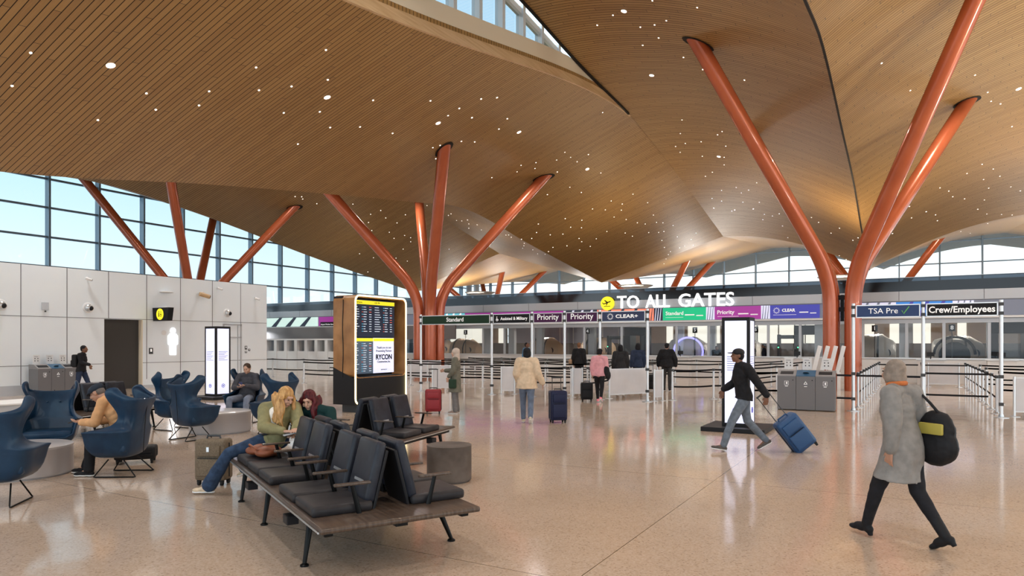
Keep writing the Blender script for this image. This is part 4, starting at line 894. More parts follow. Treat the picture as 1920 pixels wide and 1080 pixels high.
text('header_text', 'Departures', .07, M['ink'], (.006, .32, 2.85), RY, s1, 0); text('header_clock', '12:01 PM', .06, M['ink'], (.006, 1.05, 2.85), RY, s1, 0)
s2 = kscreen('lower_left_screen', .08, .90, .98, 1.92, M['screen_slate'], -.20)
mb = MB(); mb.bb(0, .004, .08, .90, 1.83, 1.91); mb.build('header_bar', M['ylw'], s2); rows(s2, .10, .87, 1.02, 1.80, 13, ((.01, .97),), 9)
s3 = kscreen('lower_right_screen', .92, Wk-.30, .98, 1.92, M['screen_pale'], -.20)
mb = MB(); mb.bb(0, .004, .92, Wk-.30, 1.83, 1.91); mb.build('header_bar', M['ylw'], s3)
yc = (.92+Wk-.30)/2
for tx, z, sz, bo in (('Thank you to our', 1.66, .085, 0), ('Presenting Partner', 1.57, .085, 0), ('RYCON', 1.40, .19, .006), ('Construction, Inc.', 1.28, .075, .001), ('flypittsburgh.com', 1.07, .035, 0)):
    text('screen_text', tx, sz, M['ink'], (.006, yc, z), RY, s3, bo)
# lit totems
M['totem_face'] = bpy.data.materials.new('totem_face')
def totem(x, y, label, flip=False):
    t = empty('lit_totem', (x, y, 0), 0, label, 'totem sign', None); s = .265
    mb = MB(); mb.bb(-.62, .62, -.62, .62, 0, .09, .01); mb.build('base_plate', M['black'], t)
    mb = MB(); mb.bb(-s+.02, s-.02, -s+.02, s-.02, .09, 2.30, .01); mb.build('core', M['black'], t)
    for k, (rz) in enumerate((0, 90, 180, 270)):
        fr = Matrix.Rotation(R(rz), 4, 'Z')
        mb = MB(); mb.bb(-s+.05, s-.05, -s-.005, -s+.02, .16, 2.24); o = mb.build('screen', M['totem_lit'], t); o.rotation_euler = (0, 0, R(rz))
        mb = MB(); mb.bb(-s-.004, -s+.05, -s-.012, -s+.03, .09, 2.31, .008); mb.bb(s-.05, s+.004, -s-.012, -s+.03, .09, 2.31, .008); mb.bb(-s+.05, s-.05, -s-.012, -s+.03, 2.24, 2.31); mb.bb(-s+.05, s-.05, -s-.012, -s+.03, .09, .16); f = mb.build('frame', M['black'], t); f.rotation_euler = (0, 0, R(rz))
        mb = MB()
        for i in range(7): mb.bb(-.17, .17-.06*(i % 3), -s-.008, -s-.004, 1.50-.045*i, 1.515-.045*i)
        mb.build('text_lines', M['screen_lav2'], o)
        mb = MB(); mb.tube([(math.cos(a)*.055, -s-.008, .42+math.sin(a)*.055) for a in [2*math.pi*i/20 for i in range(20)]], .008, 6, closed=True); mb.prism([(-.03, -s-.006, .44), (.03, -s-.006, .44), (.0, -s-.006, .385)], (0, -.003, 0)); mb.build('round_logo', M['screen_navy'], o)
    return t
bpy.data.materials.remove(M['totem_face'])
M['totem_lit'] = mat('totem_screen', (.7, .72, .85), .25, emit=(.74, .77, 1), es=.72); M['screen_lav2'] = flat('faint_lavender_text', .22, .24, .46, .3, .3)
totem(-3.0, 14.55, 'lit white totem right of centre behind the striding person'); totem(-19.2, 14.3, 'lit white twin-faced totem in front of the white wall')
# bins
M['bin'] = mat('bin_grey', (.155, .155, .165), .45); M['bin_top'] = mat('bin_top_grey', (.24, .235, .24), .4); M['bin_blue'] = mat('bin_blue', (.03, .10, .19), .4)
def bins(x, y, rz, labels, w_=.47, group='waste bins'):
    base = Matrix.Translation((x, y, 0)) @ Matrix.Rotation(rz, 4, 'Z')
    for k, (lab, col, sym) in enumerate(labels):
        p = base @ Vector((w_*(k+.5), 0, 0)); t = empty('waste_bin', p, rz, lab, 'bin', group)
        mb = MB(); mb.bb(-w_/2+.003, w_/2-.003, 0, .62, .02, .90, .006); mb.build('bin_body', M['bin'], t)
        mb = MB(); top = M['bin_blue'] if col else M['bin_top']
        mb.prism([(-w_/2+.002, -.0, .90), (-w_/2+.002, .62, .90), (-w_/2+.002, .62, 1.05), (-w_/2+.002, .30, 1.05), (-w_/2+.002, .0, .92)], (w_-.004, 0, 0)); mb.build('bin_lid', top, t)
        rot = Matrix.Rotation(math.atan2(.13, .30), 3, 'X')
        mb = MB()
        if col: 
            mb.tube([(0, .14, .985), (0, .142, .992)], [.075, .075], 20); mb.box((0, .15, .992), (.001, .001, .001))
        else: mb.box((0, .15, .988), (.32, .16, .012), rot=rot)
        mb.build('slot', M['black'], t)
        mb = MB(); mb.cyl((w_*.34, -.006, .80), (w_*.34, .01, .80), .014, n=12); mb.build('lock', M['black'], t)
        mb = MB()
        if col: mb.tube([(math.cos(a)*.045, -.004, .72+math.sin(a)*.045) for a in [2*math.pi*i/3+math.pi/2 for i in range(3)]], .011, 6, closed=True)
        else:
            mb.bb(-.05, .05, -.004, -.001, .77, .775); mb.bb(-.05, .05, -.004, -.001, .665, .67); mb.bb(-.05, -.045, -.004, -.001, .665, .775); mb.bb(.045, .05, -.004, -.001, .665, .775); mb.bb(-.01, .02, -.004, -.001, .69, .75)
        mb.bb(-.035, .035, -.004, -.001, .63, .642); mb.build('symbol', M['txt'], t)
        mb = MB(); mb.box((0, .56, 1.22), (.22, .012, .30)); mb.box((0, .57, 1.1), (.02, .02, .12)); b_ = mb.build('sign_board', M['white'], t)
        mb = MB(); mb.bb(-.07, .05, .545, .552, 1.31, 1.32)
        for a in range(2):
            for c in range(2): mb.box((-.045+.09*a, .55, 1.25-.08*c), (.025, .006, .035))
        mb.build('sign_symbols', M['dgrey'], b_)
bins(-3.0, 19.42, R(2), [('left grey waste bin of the trio by the orange column', 0, 0), ('middle recycling bin with blue lid by the orange column', 1, 0), ('right grey waste bin of the trio, touching the sign post belt', 0, 0)])
bins(-25.15, 11.85, R(90), [('left grey waste bin of the trio against the white wall', 0, 0), ('middle bin with blue lid against the white wall', 1, 0), ('right grey bin of the wall trio, behind the backpack walker', 0, 0)], .42)
# leaning white stanchion boards behind the bins
for i in range(4):
    x = -2.62+.22*i; t = empty('slanted_reader', (x, 24.6+.25*i, 0), 0, ['leftmost', 'second from left', 'second from right', 'rightmost'][i]+' of the four slanted white reader stands by the column', 'reader stand', 'slanted white reader stands')
    mb = MB(); mb.box((0, 0, .40), (.10, .10, .80), bev=.01); mb.build('stand', M['white'], t)
    mb = MB(); mb.box((.05, 0, 1.22), (.13, .05, .95), bev=.02, rot=Matrix.Rotation(R(13), 3, 'Y')); mb.build('reader_panel', M['white'], t, smooth=True)
# luggage
def suitcase(x, y, rz, w_, d_, h, m, label, tilt=0, handle=0, name='suitcase', detail='soft'):
    t = empty(name, (x, y, 0), rz, label, 'suitcase'); t.rotation_euler = (tilt, 0, rz)
    mb = MB(); mb.bb(-w_/2, w_/2, -d_/2, d_/2, .06, h, .05 if detail == 'soft' else .06); mb.build('case', m, t, smooth=True)
    mb = MB(); mb.bb(-w_/2+.04, w_/2-.04, -d_/2-.035, -d_/2+.02, .12, h*.60, .022); mb.bb(-w_/2+.05, w_/2-.05, -d_/2-.028, -d_/2+.02, h*.64, h-.07, .018); mb.build('front_pocket', m, t, smooth=True)
    mb = MB(); mb.tube([(-w_/2-.002, 0, .10), (-w_/2-.002, 0, h-.05)], .008, 6); mb.tube([(w_/2+.002, 0, .10), (w_/2+.002, 0, h-.05)], .008, 6); mb.bb(-w_/2+.07, w_/2-.07, -d_/2-.040, -d_/2-.030, h*.60, h*.61); mb.build('zip', M['black'], t)
    mb = MB(); mb.tube([(-.09, 0, h-.01), (-.08, 0, h+.035), (.08, 0, h+.035), (.09, 0, h-.01)], .013, 8); mb.build('top_handle', M['dgrey'] if detail == 'soft' else m, t, smooth=True)
    if handle:
        mb = MB(); mb.tube([(-.10, d_/2-.03, h-.02), (-.10, d_/2-.03, h+handle)], .008, 8); mb.tube([(.10, d_/2-.03, h-.02), (.10, d_/2-.03, h+handle)], .008, 8); mb.tube([(-.12, d_/2-.03, h+handle), (.12, d_/2-.03, h+handle)], .015, 8); mb.build('pull_handle', M['dgrey'], t, smooth=True)
    for sx in (-1, 1):
        for sy in (-1, 1):
            mb = MB(); mb.tube([(sx*(w_/2-.05)-.014, sy*(d_/2-.04), .028), (sx*(w_/2-.05)+.014, sy*(d_/2-.04), .028)], .028, 12); mb.bb(sx*(w_/2-.05)-.02, sx*(w_/2-.05)+.02, sy*(d_/2-.04)-.02, sy*(d_/2-.04)+.02, .04, .075); mb.build('wheel', M['rubber'], t)
    return t
M['tanbag'] = noisy('tan_canvas', (.13, .095, .06), (.20, .15, .10), 60, .8); M['redbag'] = mat('red_canvas', (.26, .010, .018), .5); M['navybag'] = mat('navy_canvas', (.012, .016, .05), .4)
M['blackbag'] = mat('black_canvas', (.012, .012, .014), .6); M['bluebag'] = mat('blue_shell', (.010, .06, .17), .45); M['greybag'] = mat('grey_canvas', (.16, .16, .17), .8)
t = suitcase(-7.62, 5.62, R(25), .40, .24, .58, M['tanbag'], 'tan canvas suitcase standing at the feet of the blonde woman'); mb = MB(); mb.box((0, -.152, .46), (.035, .006, .06), bev=.002); mb.build('badge', M['steel'], t)
suitcase(-10.35, 13.95, R(35), .40, .24, .62, M['redbag'], 'red suitcase held by the head-scarfed woman', handle=.50)
suitcase(-6.78, 13.80, R(40), .38, .30, .72, M['navybag'], 'tall navy suitcase pulled by the woman in the cream jacket', handle=.28)
suitcase(-8.45, 19.2, R(30), .36, .24, .58, M['blackbag'], 'black suitcase beside the woman in pink', handle=.45)
suitcase(-8.25, 24.6, R(20), .32, .24, .60, M['blackbag'], 'small black suitcase left of the man in the black hoodie', handle=.35)
t = suitcase(-8.45, 23.3, R(35), .42, .34, .56, M['greybag'], 'grey wheeled bag behind the white board in the queue', handle=.3)
t = suitcase(-1.32, 12.1, R(20), .40, .26, .66, M['bluebag'], 'blue suitcase tilted and dragged by the striding person', handle=.5, detail='hard')
t.rotation_euler = Euler((0, 0, 0)); t.matrix_world = Matrix.Translation((-1.40, 12.15, .03)) @ Matrix.Rotation(R(30), 4, 'Z') @ Matrix.Rotation(R(-38), 4, 'Y')
suitcase(-10.0, 6.05, R(50), .55, .34, .25, M['blackbag'], 'low black wheeled case lying behind the orange-sweater man\'s chair')
# orange bag on the bench seat, phone-sized things
M['rust'] = noisy('rust_leather', (.17, .045, .018), (.26, .075, .03), 12, .5)
t = empty('shoulder_bag', (-6.27, 5.26, .53), R(-28), 'rust orange leather bag lying on the far seat of the nearest bench', 'bag')
mb = MB()
for a, b_, c in ((-.13, 0, .12), (0, .02, .14), (.12, -.01, .11), (.05, .08, .12), (-.08, -.07, .1)): mb.ell((a, b_, .05), (.13, .11, c*.52))
o = mb.build('bag_body', M['rust'], t, smooth=True); nmod(o, ('REMESH', dict(mode='VOXEL', voxel_size=.015, use_smooth_shade=True)))
mb = MB(); mb.tube([(-.2, -.05, .05), (-.16, -.12, .10), (0, -.15, .13), (.15, -.11, .10), (.2, 0, .05)], .012, 8); mb.build('strap', M['rust'], t, smooth=True)
# ================================================================ people
from mathutils import noise
def fabric(name, c, k=1.35, rough=.8): return noisy(name, c, tuple(min(1, x*k) for x in c), 14, rough, detail=3)
SK = {'light': noisy('skin_light', (.56, .33, .235), (.60, .36, .26), 8, .5), 'tan': noisy('skin_tan', (.42, .22, .145), (.46, .25, .165), 8, .5), 'brown': noisy('skin_brown', (.17, .075, .042), (.20, .09, .05), 8, .5)}
M['eye'] = mat('eye', (.03, .02, .015), .2); M['lip'] = mat('lips', (.42, .15, .12), .45)
def remesh(mb, name, m, parent, vox, smooth_it=4, wrinkle=0, wscale=9, cut=None):
    me = bpy.data.meshes.new('tmp'); mb.b.to_mesh(me); mb.b.free(); ob = bpy.data.objects.new('tmp', me)
    md = ob.modifiers.new('r', 'REMESH'); md.mode = 'VOXEL'; md.voxel_size = vox; md.use_smooth_shade = True
    if smooth_it: sm = ob.modifiers.new('s', 'SMOOTH'); sm.iterations = smooth_it; sm.factor = .5
    me2 = evaluated_mesh(ob)
    if wrinkle:
        N = [v.normal.copy() for v in me2.vertices]; C = [v.co.copy() for v in me2.vertices]; out = []
        for c, nn in zip(C, N):
            p = c*wscale; n = noise.noise(Vector((p.x, p.y, p.z*.6))) + .5*noise.noise(p*2.3)
            out.extend(c + nn*n*wrinkle)
        me2.vertices.foreach_set('co', out); me2.update()
    me2.materials.clear(); me2.materials.append(m); me2.shade_smooth(); me2.name = name
    o = bpy.data.objects.new(name, me2); ROOT.objects.link(o); o.parent = parent; return o
def limb(mb, a, b, r0, r1, n=14, ends=True):
    a, b = Vector(a), Vector(b); mb.tube([a, a.lerp(b, .5), b], [r0, (r0+r1)/2*1.02, r1], n)
    if ends: mb.ell(a, (r0, r0, r0), u=n, v=8); mb.ell(b, (r1, r1, r1), u=n, v=8)
def basis(y, z):
    """matrix whose -Y looks along `y` and whose Z is close to `z`"""
    f = Vector(y).normalized(); z = Vector(z); z = (z-f*z.dot(f)).normalized(); x = (-f).cross(z)
    return Matrix(((x.x, -f.x, z.x), (x.y, -f.y, z.y), (x.z, -f.z, z.z)))
STAND = dict(pelvis=(0, 0, .93), chest=(0, .01, 1.27), neck=(0, .02, 1.46), head=(0, -.01, 1.60), face=(0, -1, 0), up=(0, 0, 1),
    hipL=(.09, 0, .92), hipR=(-.09, 0, .92), kneeL=(.10, -.01, .50), kneeR=(-.10, -.01, .50), ankL=(.10, .02, .085), ankR=(-.10, .02, .085), toeL=(0, -1, 0), toeR=(0, -1, 0),
    shL=(.175, .02, 1.41), shR=(-.175, .02, 1.41), elL=(.23, .04, 1.13), elR=(-.23, .04, 1.13), wrL=(.24, -.04, .88), wrR=(-.24, -.04, .88), hdL=(0, -.2, -1), hdR=(0, -.2, -1), pnL=(-1, 0, 0), pnR=(1, 0, 0), curlL=.4, curlR=.4)
def hand(mb, w, d, pn, side, curl, k=1):
    """palm, four bent fingers and a thumb; w wrist, d along the hand, pn palm normal"""
    d = Vector(d).normalized(); pn = Vector(pn); pn = (pn-d*pn.dot(d)).normalized(); s_ = d.cross(pn)*side
    w = Vector(w)
    mb.tube([w, w+d*.03*k, w+d*.085*k], [.024*k, .033*k, .036*k], 12, flat=.5) if False else None
    for a in (-.022, 0, .022): mb.tube([w-d*.01, w+d*.04*k+s_*a*k*.8, w+d*.09*k+s_*a*k*1.2], [.019*k, .016*k, .013*k], 8)
    for i, (off, ln) in enumerate(((-.033, .072), (-.011, .082), (.011, .078), (.032, .062))):
        p = w+d*.088*k+s_*off*k; dd = (d + s_*(off*2.5)).normalized(); pts = [p]
        for j, f in enumerate((.42, .33, .25)):
            ang = curl*(.6+.5*j); q = (dd*math.cos(ang)+pn*math.sin(ang)); p = p+q*ln*f*k; pts.append(p)
        mb.tube(pts, [.0095*k, .009*k, .0085*k, .007*k], 8)
    p = w+d*.03*k-s_*.028*k; q = (d*.7-s_*.75+pn*.35).normalized()
    mb.tube([p, p+q*.035*k, p+(q*.8+d*.5).normalized()*.065*k], [.014*k, .011*k, .009*k], 8)
def human(label, loc, rz, pose, skin='light', top=None, legs=None, shoe=None, hair=None, vox=.012, hairstyle='short', size=1.0, group=None, coat=0, bulk=1.0, flare=0, sleeves=True, heel=False, nm='person'):
    t = empty(nm, loc, rz, label, 'person', group); t.scale = (size,)*3
    P = dict(STAND); P.update(pose); V_ = {k: Vector(v) if isinstance(v, tuple) else v for k, v in P.items()}
    B = basis(V_['face'], V_['up']); H = V_['head']
    def torso(mb, g, lo=0.0, hi=1.0):
        pel, ch, nk = V_['pelvis'], V_['chest'], V_['neck']; sh = (V_['shL']-V_['shR']); hp = (V_['hipL']-V_['hipR'])
        for i in range(7):
            u = i/6
            if u < lo or u > hi: continue
            c = pel*(1-u)**2 + (pel.lerp(ch, .5)+ (ch-pel.lerp(nk, .55))*.5)*2*u*(1-u) + (ch+(nk-ch)*.25)*u*u
            side = hp.normalized().lerp(sh.normalized(), u).normalized(); axis = (nk-pel).normalized(); fwd = axis.cross(side).normalized()
            rx = (.165, .150, .135, .135, .150, .165, .160)[i]*bulk+g; ry = (.115, .110, .10, .10, .108, .112, .095)[i]*bulk+g
            Mx = Matrix(((side.x, fwd.x, axis.x), (side.y, fwd.y, axis.y), (side.z, fwd.z, axis.z)))
            mb.ell(c, (rx, ry, .095+g), Mx)
        if hi >= 1:
            limb(mb, V_['shL'].lerp(nk, .12), nk-(nk-ch)*.12, .058+g, .062+g); limb(mb, V_['shR'].lerp(nk, .12), nk-(nk-ch)*.12, .058+g, .062+g)
    # continuous body
    mb = MB(); torso(mb, -.012)
    for s in 'LR':
        limb(mb, V_['sh'+s], V_['el'+s], .046, .038); limb(mb, V_['el'+s], V_['wr'+s], .038, .024)
        limb(mb, V_['hip'+s], V_['knee'+s], .078, .052); limb(mb, V_['knee'+s], V_['ank'+s], .052, .030)
        hand(mb, V_['wr'+s], V_['hd'+s], V_['pn'+s], 1 if s == 'L' else -1, V_['curl'+s])
        a = V_['ank'+s]; f = V_['toe'+s].normalized(); limb(mb, a, a+f*.11+Vector((0, 0, -.045)), .026, .020)
    limb(mb, V_['neck']-(V_['neck']-V_['chest'])*.1, H+B @ Vector((0, .03, -.05)), .056, .052)
    def hp_(x, y, z): return H + B @ Vector((x, y, z))
    mb.ell(hp_(0, .015, .025), (.074, .092, .092), B, 20, 14); mb.ell(hp_(0, -.022, -.035), (.058, .066, .075), B, 18, 12); mb.ell(hp_(0, -.058, -.088), (.026, .024, .022), B)
    mb.tube([hp_(0, -.086, .018), hp_(0, -.100, -.010), hp_(0, -.108, -.026)], [.008, .012, .014], 10); mb.ell(hp_(0, -.074, .036), (.044, .016, .012), B)
    mb.ell(hp_(.040, -.062, -.028), (.022, .022, .024), B); mb.ell(hp_(-.040, -.062, -.028), (.022, .022, .024), B); mb.ell(hp_(0, -.082, -.055), (.026, .014, .014), B)
    if hairstyle not in ('hijab', 'long'):
        for sx in (-1, 1): mb.ell(hp_(sx*.076, .012, -.008), (.012, .020, .032), B)
    body = remesh(mb, 'body', SK[skin], t, .0075 if vox < .01 else .010, 2)
    if vox <= .011:
        for sx in (-1, 1):
            mb = MB(); mb.ell(hp_(sx*.030, -.084, .012), (.013, .006, .006), B); mb.build('eye', M['eye'], t, smooth=True)
            mb = MB(); mb.tube([hp_(sx*.014, -.096, .034), hp_(sx*.032, -.094, .038), hp_(sx*.048, -.082, .033)], .0022, 6); mb.build('eyebrow', hair or M['eye'], t)
        mb = MB(); mb.ell(hp_(0, -.095, -.055), (.019, .0045, .0045), B); mb.build('lips', M['lip'], t, smooth=True)
    g = .012+coat
    mb = MB(); torso(mb, g*.6)
    if coat or flare:      # hem over the hips
        up_ = (V_['chest']-V_['pelvis']).normalized(); pl = V_['pelvis']; kn = (V_['kneeL']+V_['kneeR'])/2
        lo = pl + (kn-pl).normalized()*(.06+flare); w0 = .112*bulk+g; w1 = w0+.012+flare*.10
        mb.tube([pl+up_*.22, pl+up_*.10, pl, lo-(lo-pl)*.3, lo], [w0*.82, w0*.92, w0, w0*.6+w1*.4, w1], 24, flat=1.38)
    else: limb(mb, V_['hipL'], V_['hipR'], .092, .092)
    for s in 'LR':
        limb(mb, V_['sh'+s], V_['el'+s], .058+g, .047+g)
        e_, w_ = V_['el'+s], V_['wr'+s]; limb(mb, e_, e_.lerp(w_, .93), .047+g, .036+g*.7)
    remesh(mb, 'top', top, t, vox, 3, .006 if vox > .009 else .008)
    mb = MB(); limb(mb, V_['hipL'], V_['hipR'], .098, .098); mb.ell(V_['pelvis'], (.15, .115, .11))
    for s in 'LR':
        limb(mb, V_['hip'+s], V_['knee'+s], .096*(.5+.5*bulk), .068); a = V_['ank'+s]; limb(mb, V_['knee'+s], V_['knee'+s].lerp(a, .98), .068, P.get('cuff', .056))
    remesh(mb, 'trousers', legs, t, vox, 3, .006)
    for s in 'LR':
        a = V_['ank'+s]; f = V_['toe'+s].normalized(); dn = Vector((0, 0, -1)); 
        side = f.cross(Vector((0, 0, 1))).normalized(); upv = side.cross(f).normalized()
        Mf = Matrix(((side.x, f.x, upv.x), (side.y, f.y, upv.y), (side.z, f.z, upv.z)))
        def q(x, y, z): return a + Mf @ Vector((x, y, z))
        mb = MB(); k = -.045
        mb.ell(q(0, -.02, k), (.040, .052, .042), Mf); mb.ell(q(0, .06, k-.002), (.042, .075, .036), Mf); mb.ell(q(0, .135, k-.008), (.044, .062, .028), Mf); mb.ell(q(0, 0, .0), (.042, .045, .05), Mf)
        if heel: mb.tube([q(0, -.035, k), q(0, -.045, k-.06)], [.030, .022], 10); mb.ell(q(0, .06, k+.01), (.046, .085, .042), Mf); limb(mb, a, a.lerp(V_['knee'+s], .38), .047, .052)
        sh_ = remesh(mb, 'shoe', shoe, t, .009, 2)
        if not heel:
            mb = MB()
            for (x, y, rx, ry) in ((0, -.02, .042, .055), (0, .06, .044, .08), (0, .135, .046, .064)): mb.ell(q(x, y, k-.028), (rx, ry, .014), Mf)
            remesh(mb, 'sole', P.get('sole', M['white']), sh_, .008, 1)
    # hair and headwear
    if hairstyle in ('short', 'bob', 'crop'):
        mb = MB(); mb.ell(hp_(0, .026, .040), (.084, .094, .088), B, 20, 14); mb.ell(hp_(0, .060, -.005), (.070, .055, .075), B)
        if hairstyle == 'bob': mb.ell(hp_(0, .055, -.045), (.085, .065, .085), B); mb.ell(hp_(.062, .0, -.02), (.030, .050, .08), B); mb.ell(hp_(-.062, .0, -.02), (.030, .050, .08), B)
        o = remesh(mb, 'hair', hair, t, .010, 2, .004, 60)
    if hairstyle == 'long':
        mb = MB(); mb.ell(hp_(0, .024, .036), (.086, .098, .092), B, 20, 14); mb.ell(hp_(0, .07, -.05), (.078, .055, .11), B)
        rr = random.Random(3)
        for s in (-1, 1):
            for i in range(6):
                a0 = hp_(s*(.068+.005*i), -.022+.022*i, .035-.004*i); pts = [a0]; 
                for j in range(1, 9):
                    u = j/8; ph = rr.random()*2
                    off = Vector((s*(.022+.012*math.sin(u*9+i+ph)), -.012*i*0+.012*math.cos(u*8+i), -.36*u))
                    tgt = a0 + B @ Vector((off.x, off.y, 0)) + Vector((0, 0, off.z)) + V_.get('hairfall', Vector((0, 0, 0)))*u
                    pts.append(tgt)
                mb.tube(pts, [.020, .024, .025, .025, .024, .023, .021, .018, .009], 8)
        for i in range(5):
            a0 = hp_(-.05+.025*i, .085, .0); mb.tube([a0 + Vector((0, 0, -.07*j)) + B @ Vector((.01*math.sin(j+i), .006*math.cos(j*1.3+i), 0)) for j in range(6)], [.03, .032, .032, .03, .026, .012], 8)
        remesh(mb, 'hair', hair, t, .0065, 1, .004, 45)
    if hairstyle == 'cap':
        mb = MB(); mb.ell(hp_(0, .05, .0), (.076, .06, .07), B); remesh(mb, 'hair', hair, t, .010, 2)
        mb = MB(); mb.ell(hp_(0, .018, .055), (.092, .112, .062), B, 24, 12); mb.ell(hp_(0, -.07, .040), (.075, .065, .016), B); remesh(mb, 'flat_cap', P['capmat'], t, .008, 3)
    if hairstyle == 'baseball':
        mb = MB(); mb.ell(hp_(0, .04, .0), (.080, .07, .09), B); remesh(mb, 'hair', hair, t, .010, 2, .004, 50)
        mb = MB(); mb.ell(hp_(0, .018, .052), (.088, .100, .072), B, 24, 12); mb.ell(hp_(0, -.11, .045), (.062, .062, .010), B); remesh(mb, 'cap', P['capmat'], t, .009, 2)
    if hairstyle == 'hijab':
        mb = MB(); mb.ell(hp_(0, .026, .030), (.096, .108, .104), B, 20, 14); mb.ell(hp_(0, .04, -.06), (.088, .09, .10), B); mb.ell(V_['neck']+Vector((0, 0, -.01)), (.11, .10, .09)); mb.ell(V_['neck']+Vector((0, -.04, -.10)), (.12, .09, .10))
        remesh(mb, 'headscarf', hair, t, .011, 3, .004, 20)
    return t
def backpack(t, chest, m, w_=.30, h=.42, d=.17, y=.20):
    mb = MB(); mb.box((chest[0], chest[1]+y, chest[2]-.02), (w_, d, h), bev=.06); mb.box((chest[0], chest[1]+y+.09, chest[2]-.1), (w_*.8, .06, h*.5), bev=.028); mb.build('backpack', m, t, smooth=True)
F_ = (-.5, .866); R_ = (.866, .5)
def face_rz(f): return math.atan2(f[1], f[0])+math.pi/2     # local -y looks along f
denim = fabric('blue_denim', (.022, .040, .078), 1.7); denim2 = fabric('pale_denim', (.17, .20, .27), 1.3); blk = fabric('black_cloth', (.010, .010, .012), 1.6)
charcoal = fabric('charcoal_cloth', (.035, .035, .038), 1.4)
def walk(a, lean=.03, arms=1, **kw):
    """mid-stride: a = half stride"""
    P = dict(pelvis=(0, 0, .91), chest=(0, -.02-lean, 1.25), neck=(0, -.03-lean, 1.44), head=(0, -.06-lean, 1.58), hipL=(.085, 0, .90), hipR=(-.085, 0, .90),
        kneeL=(.09, -a*.62, .50), ankL=(.085, -a, .10), kneeR=(-.09, a*.22, .49), ankR=(-.085, a*1.05, .17), toeL=(0, -1, .15), toeR=(0, -.8, -.45),
        shL=(.17, .0, 1.39), shR=(-.17, -.04, 1.39), elL=(.22, .12*arms, 1.13), elR=(-.22, -.12*arms, 1.12), wrL=(.22, .10*arms-.02, .88), wrR=(-.22, -.22*arms, .93))
    P.update(kw); return P
# --- the near walker
t = human('grey-haired person in long grey coat and black heeled boots walking away, near the right edge', (-.02, 7.05, 0), face_rz((-.78, .62)), walk(.33, .05, .6, capmat=None, wrR=(-.24, -.14, .86), elR=(-.25, -.04, 1.10), cuff=.045, toeL=(0, -1, 0), ankL=(.085, -.33, .11), ankR=(-.085, .34, .15)), 'tan', fabric('grey_wool', (.20, .19, .18), 1.25), fabric('black_leggings', (.012, .012, .015), 1.4), M['blackbag'],
    fabric('grey_hair', (.20, .16, .13), 1.5), .009, 'bob', .965, coat=.020, bulk=1.06, flare=.25, heel=True)
mb = MB(); mb.tube([Vector((math.cos(a)*.075, .0+math.sin(a)*.065-.07, 1.475+.012*math.sin(a))) for a in [2*math.pi*i/20 for i in range(20)]], .024, 8, closed=True); mb.build('orange_collar', fabric('orange_knit', (.42, .12, .03)), t, smooth=True)
tb = empty('shoulder_bag', t.matrix_world.translation, 0); tb.parent = None
tb.location = (.22, 7.14, .93); tb.rotation_euler = (0, 0, face_rz((-.78, .62))); tag(tb, 'large black shoulder bag with a yellow panel carried by the grey-coated walker', 'bag')
mb = MB(); mb.ell((0, .02, -.04), (.105, .19, .19)); mb.ell((0, .02, .10), (.085, .165, .17)); mb.box((0, .02, .0), (.15, .30, .30), bev=.05); remesh(mb, 'bag_body', M['blackbag'], tb, .010, 4, .008, 12)
mb = MB(); mb.box((.09, .03, .11), (.035, .22, .10), bev=.015); mb.build('yellow_panel', mat('dull_yellow', (.40, .34, .06), .6), tb, smooth=True)
mb = MB(); mb.tube([(0, -.14, .12), (.03, -.15, .30), (.05, -.13, .44), (.03, -.02, .33), (0, .14, .14)], .013, 8); mb.build('strap', M['blackbag'], tb, smooth=True)
# --- striding person before the totem
t = human('dark-haired person in black jacket and blue jeans striding left before the lit totem', (-2.33, 11.75, 0), face_rz((-.90, -.44)), walk(.36, .05, .8, capmat=M['black'], wrR=(-.20, -.30, 1.0), elL=(.22, .16, 1.14), wrL=(.25, .30, .93)), 'brown', blk, fabric('grey_denim', (.11, .135, .17), 1.4), fabric('grey_trainers', (.08, .07, .065)), blk, .011, 'baseball', 1.0, coat=.012)
# --- cream jacket
t = human('dark-haired person in cream jacket and jeans walking away with a navy suitcase', (-7.27, 13.25, 0), face_rz((-.45, .89)), walk(.22, .02, .4, elR=(-.25, .02, 1.12), wrR=(-.36, -.03, .90), elL=(.23, .02, 1.12), wrL=(.20, -.10, .95)), 'tan', fabric('cream_fleece', (.56, .43, .30), 1.2), fabric('jeans_slate', (.10, .13, .19), 1.3), fabric('cream_shoes', (.45, .38, .28)), blk, .012, 'bob', .99, coat=.03, bulk=1.1, flare=.05)
# --- head-scarfed woman
t = human('woman in beige headscarf and long olive coat standing with a red suitcase', (-9.88, 14.25, 0), face_rz((-.93, -.36)), dict(elR=(-.20, -.10, 1.13), wrR=(-.20, -.33, 1.12), hdR=(0, -1, -.1), curlR=1.2, elL=(.20, .0, 1.13), wrL=(.18, -.14, .98), cuff=.07), 'light', fabric('olive_cloth', (.115, .11, .085), 1.3), fabric('grey_trousers', (.14, .135, .135), 1.2), fabric('beige_shoes', (.25, .2, .17)), fabric('beige_scarf', (.50, .41, .35), 1.1), .012, 'hijab', .96, coat=.015, flare=.30)
mb = MB(); mb.box((.24, -.02, .80), (.09, .20, .24), bev=.03); mb.tube([(.2, -.06, .9), (.19, -.04, 1.2), (.14, 0, 1.4)], .008, 6); mb.build('green_bag', fabric('dark_green_leather', (.02, .04, .025)), t, smooth=True)
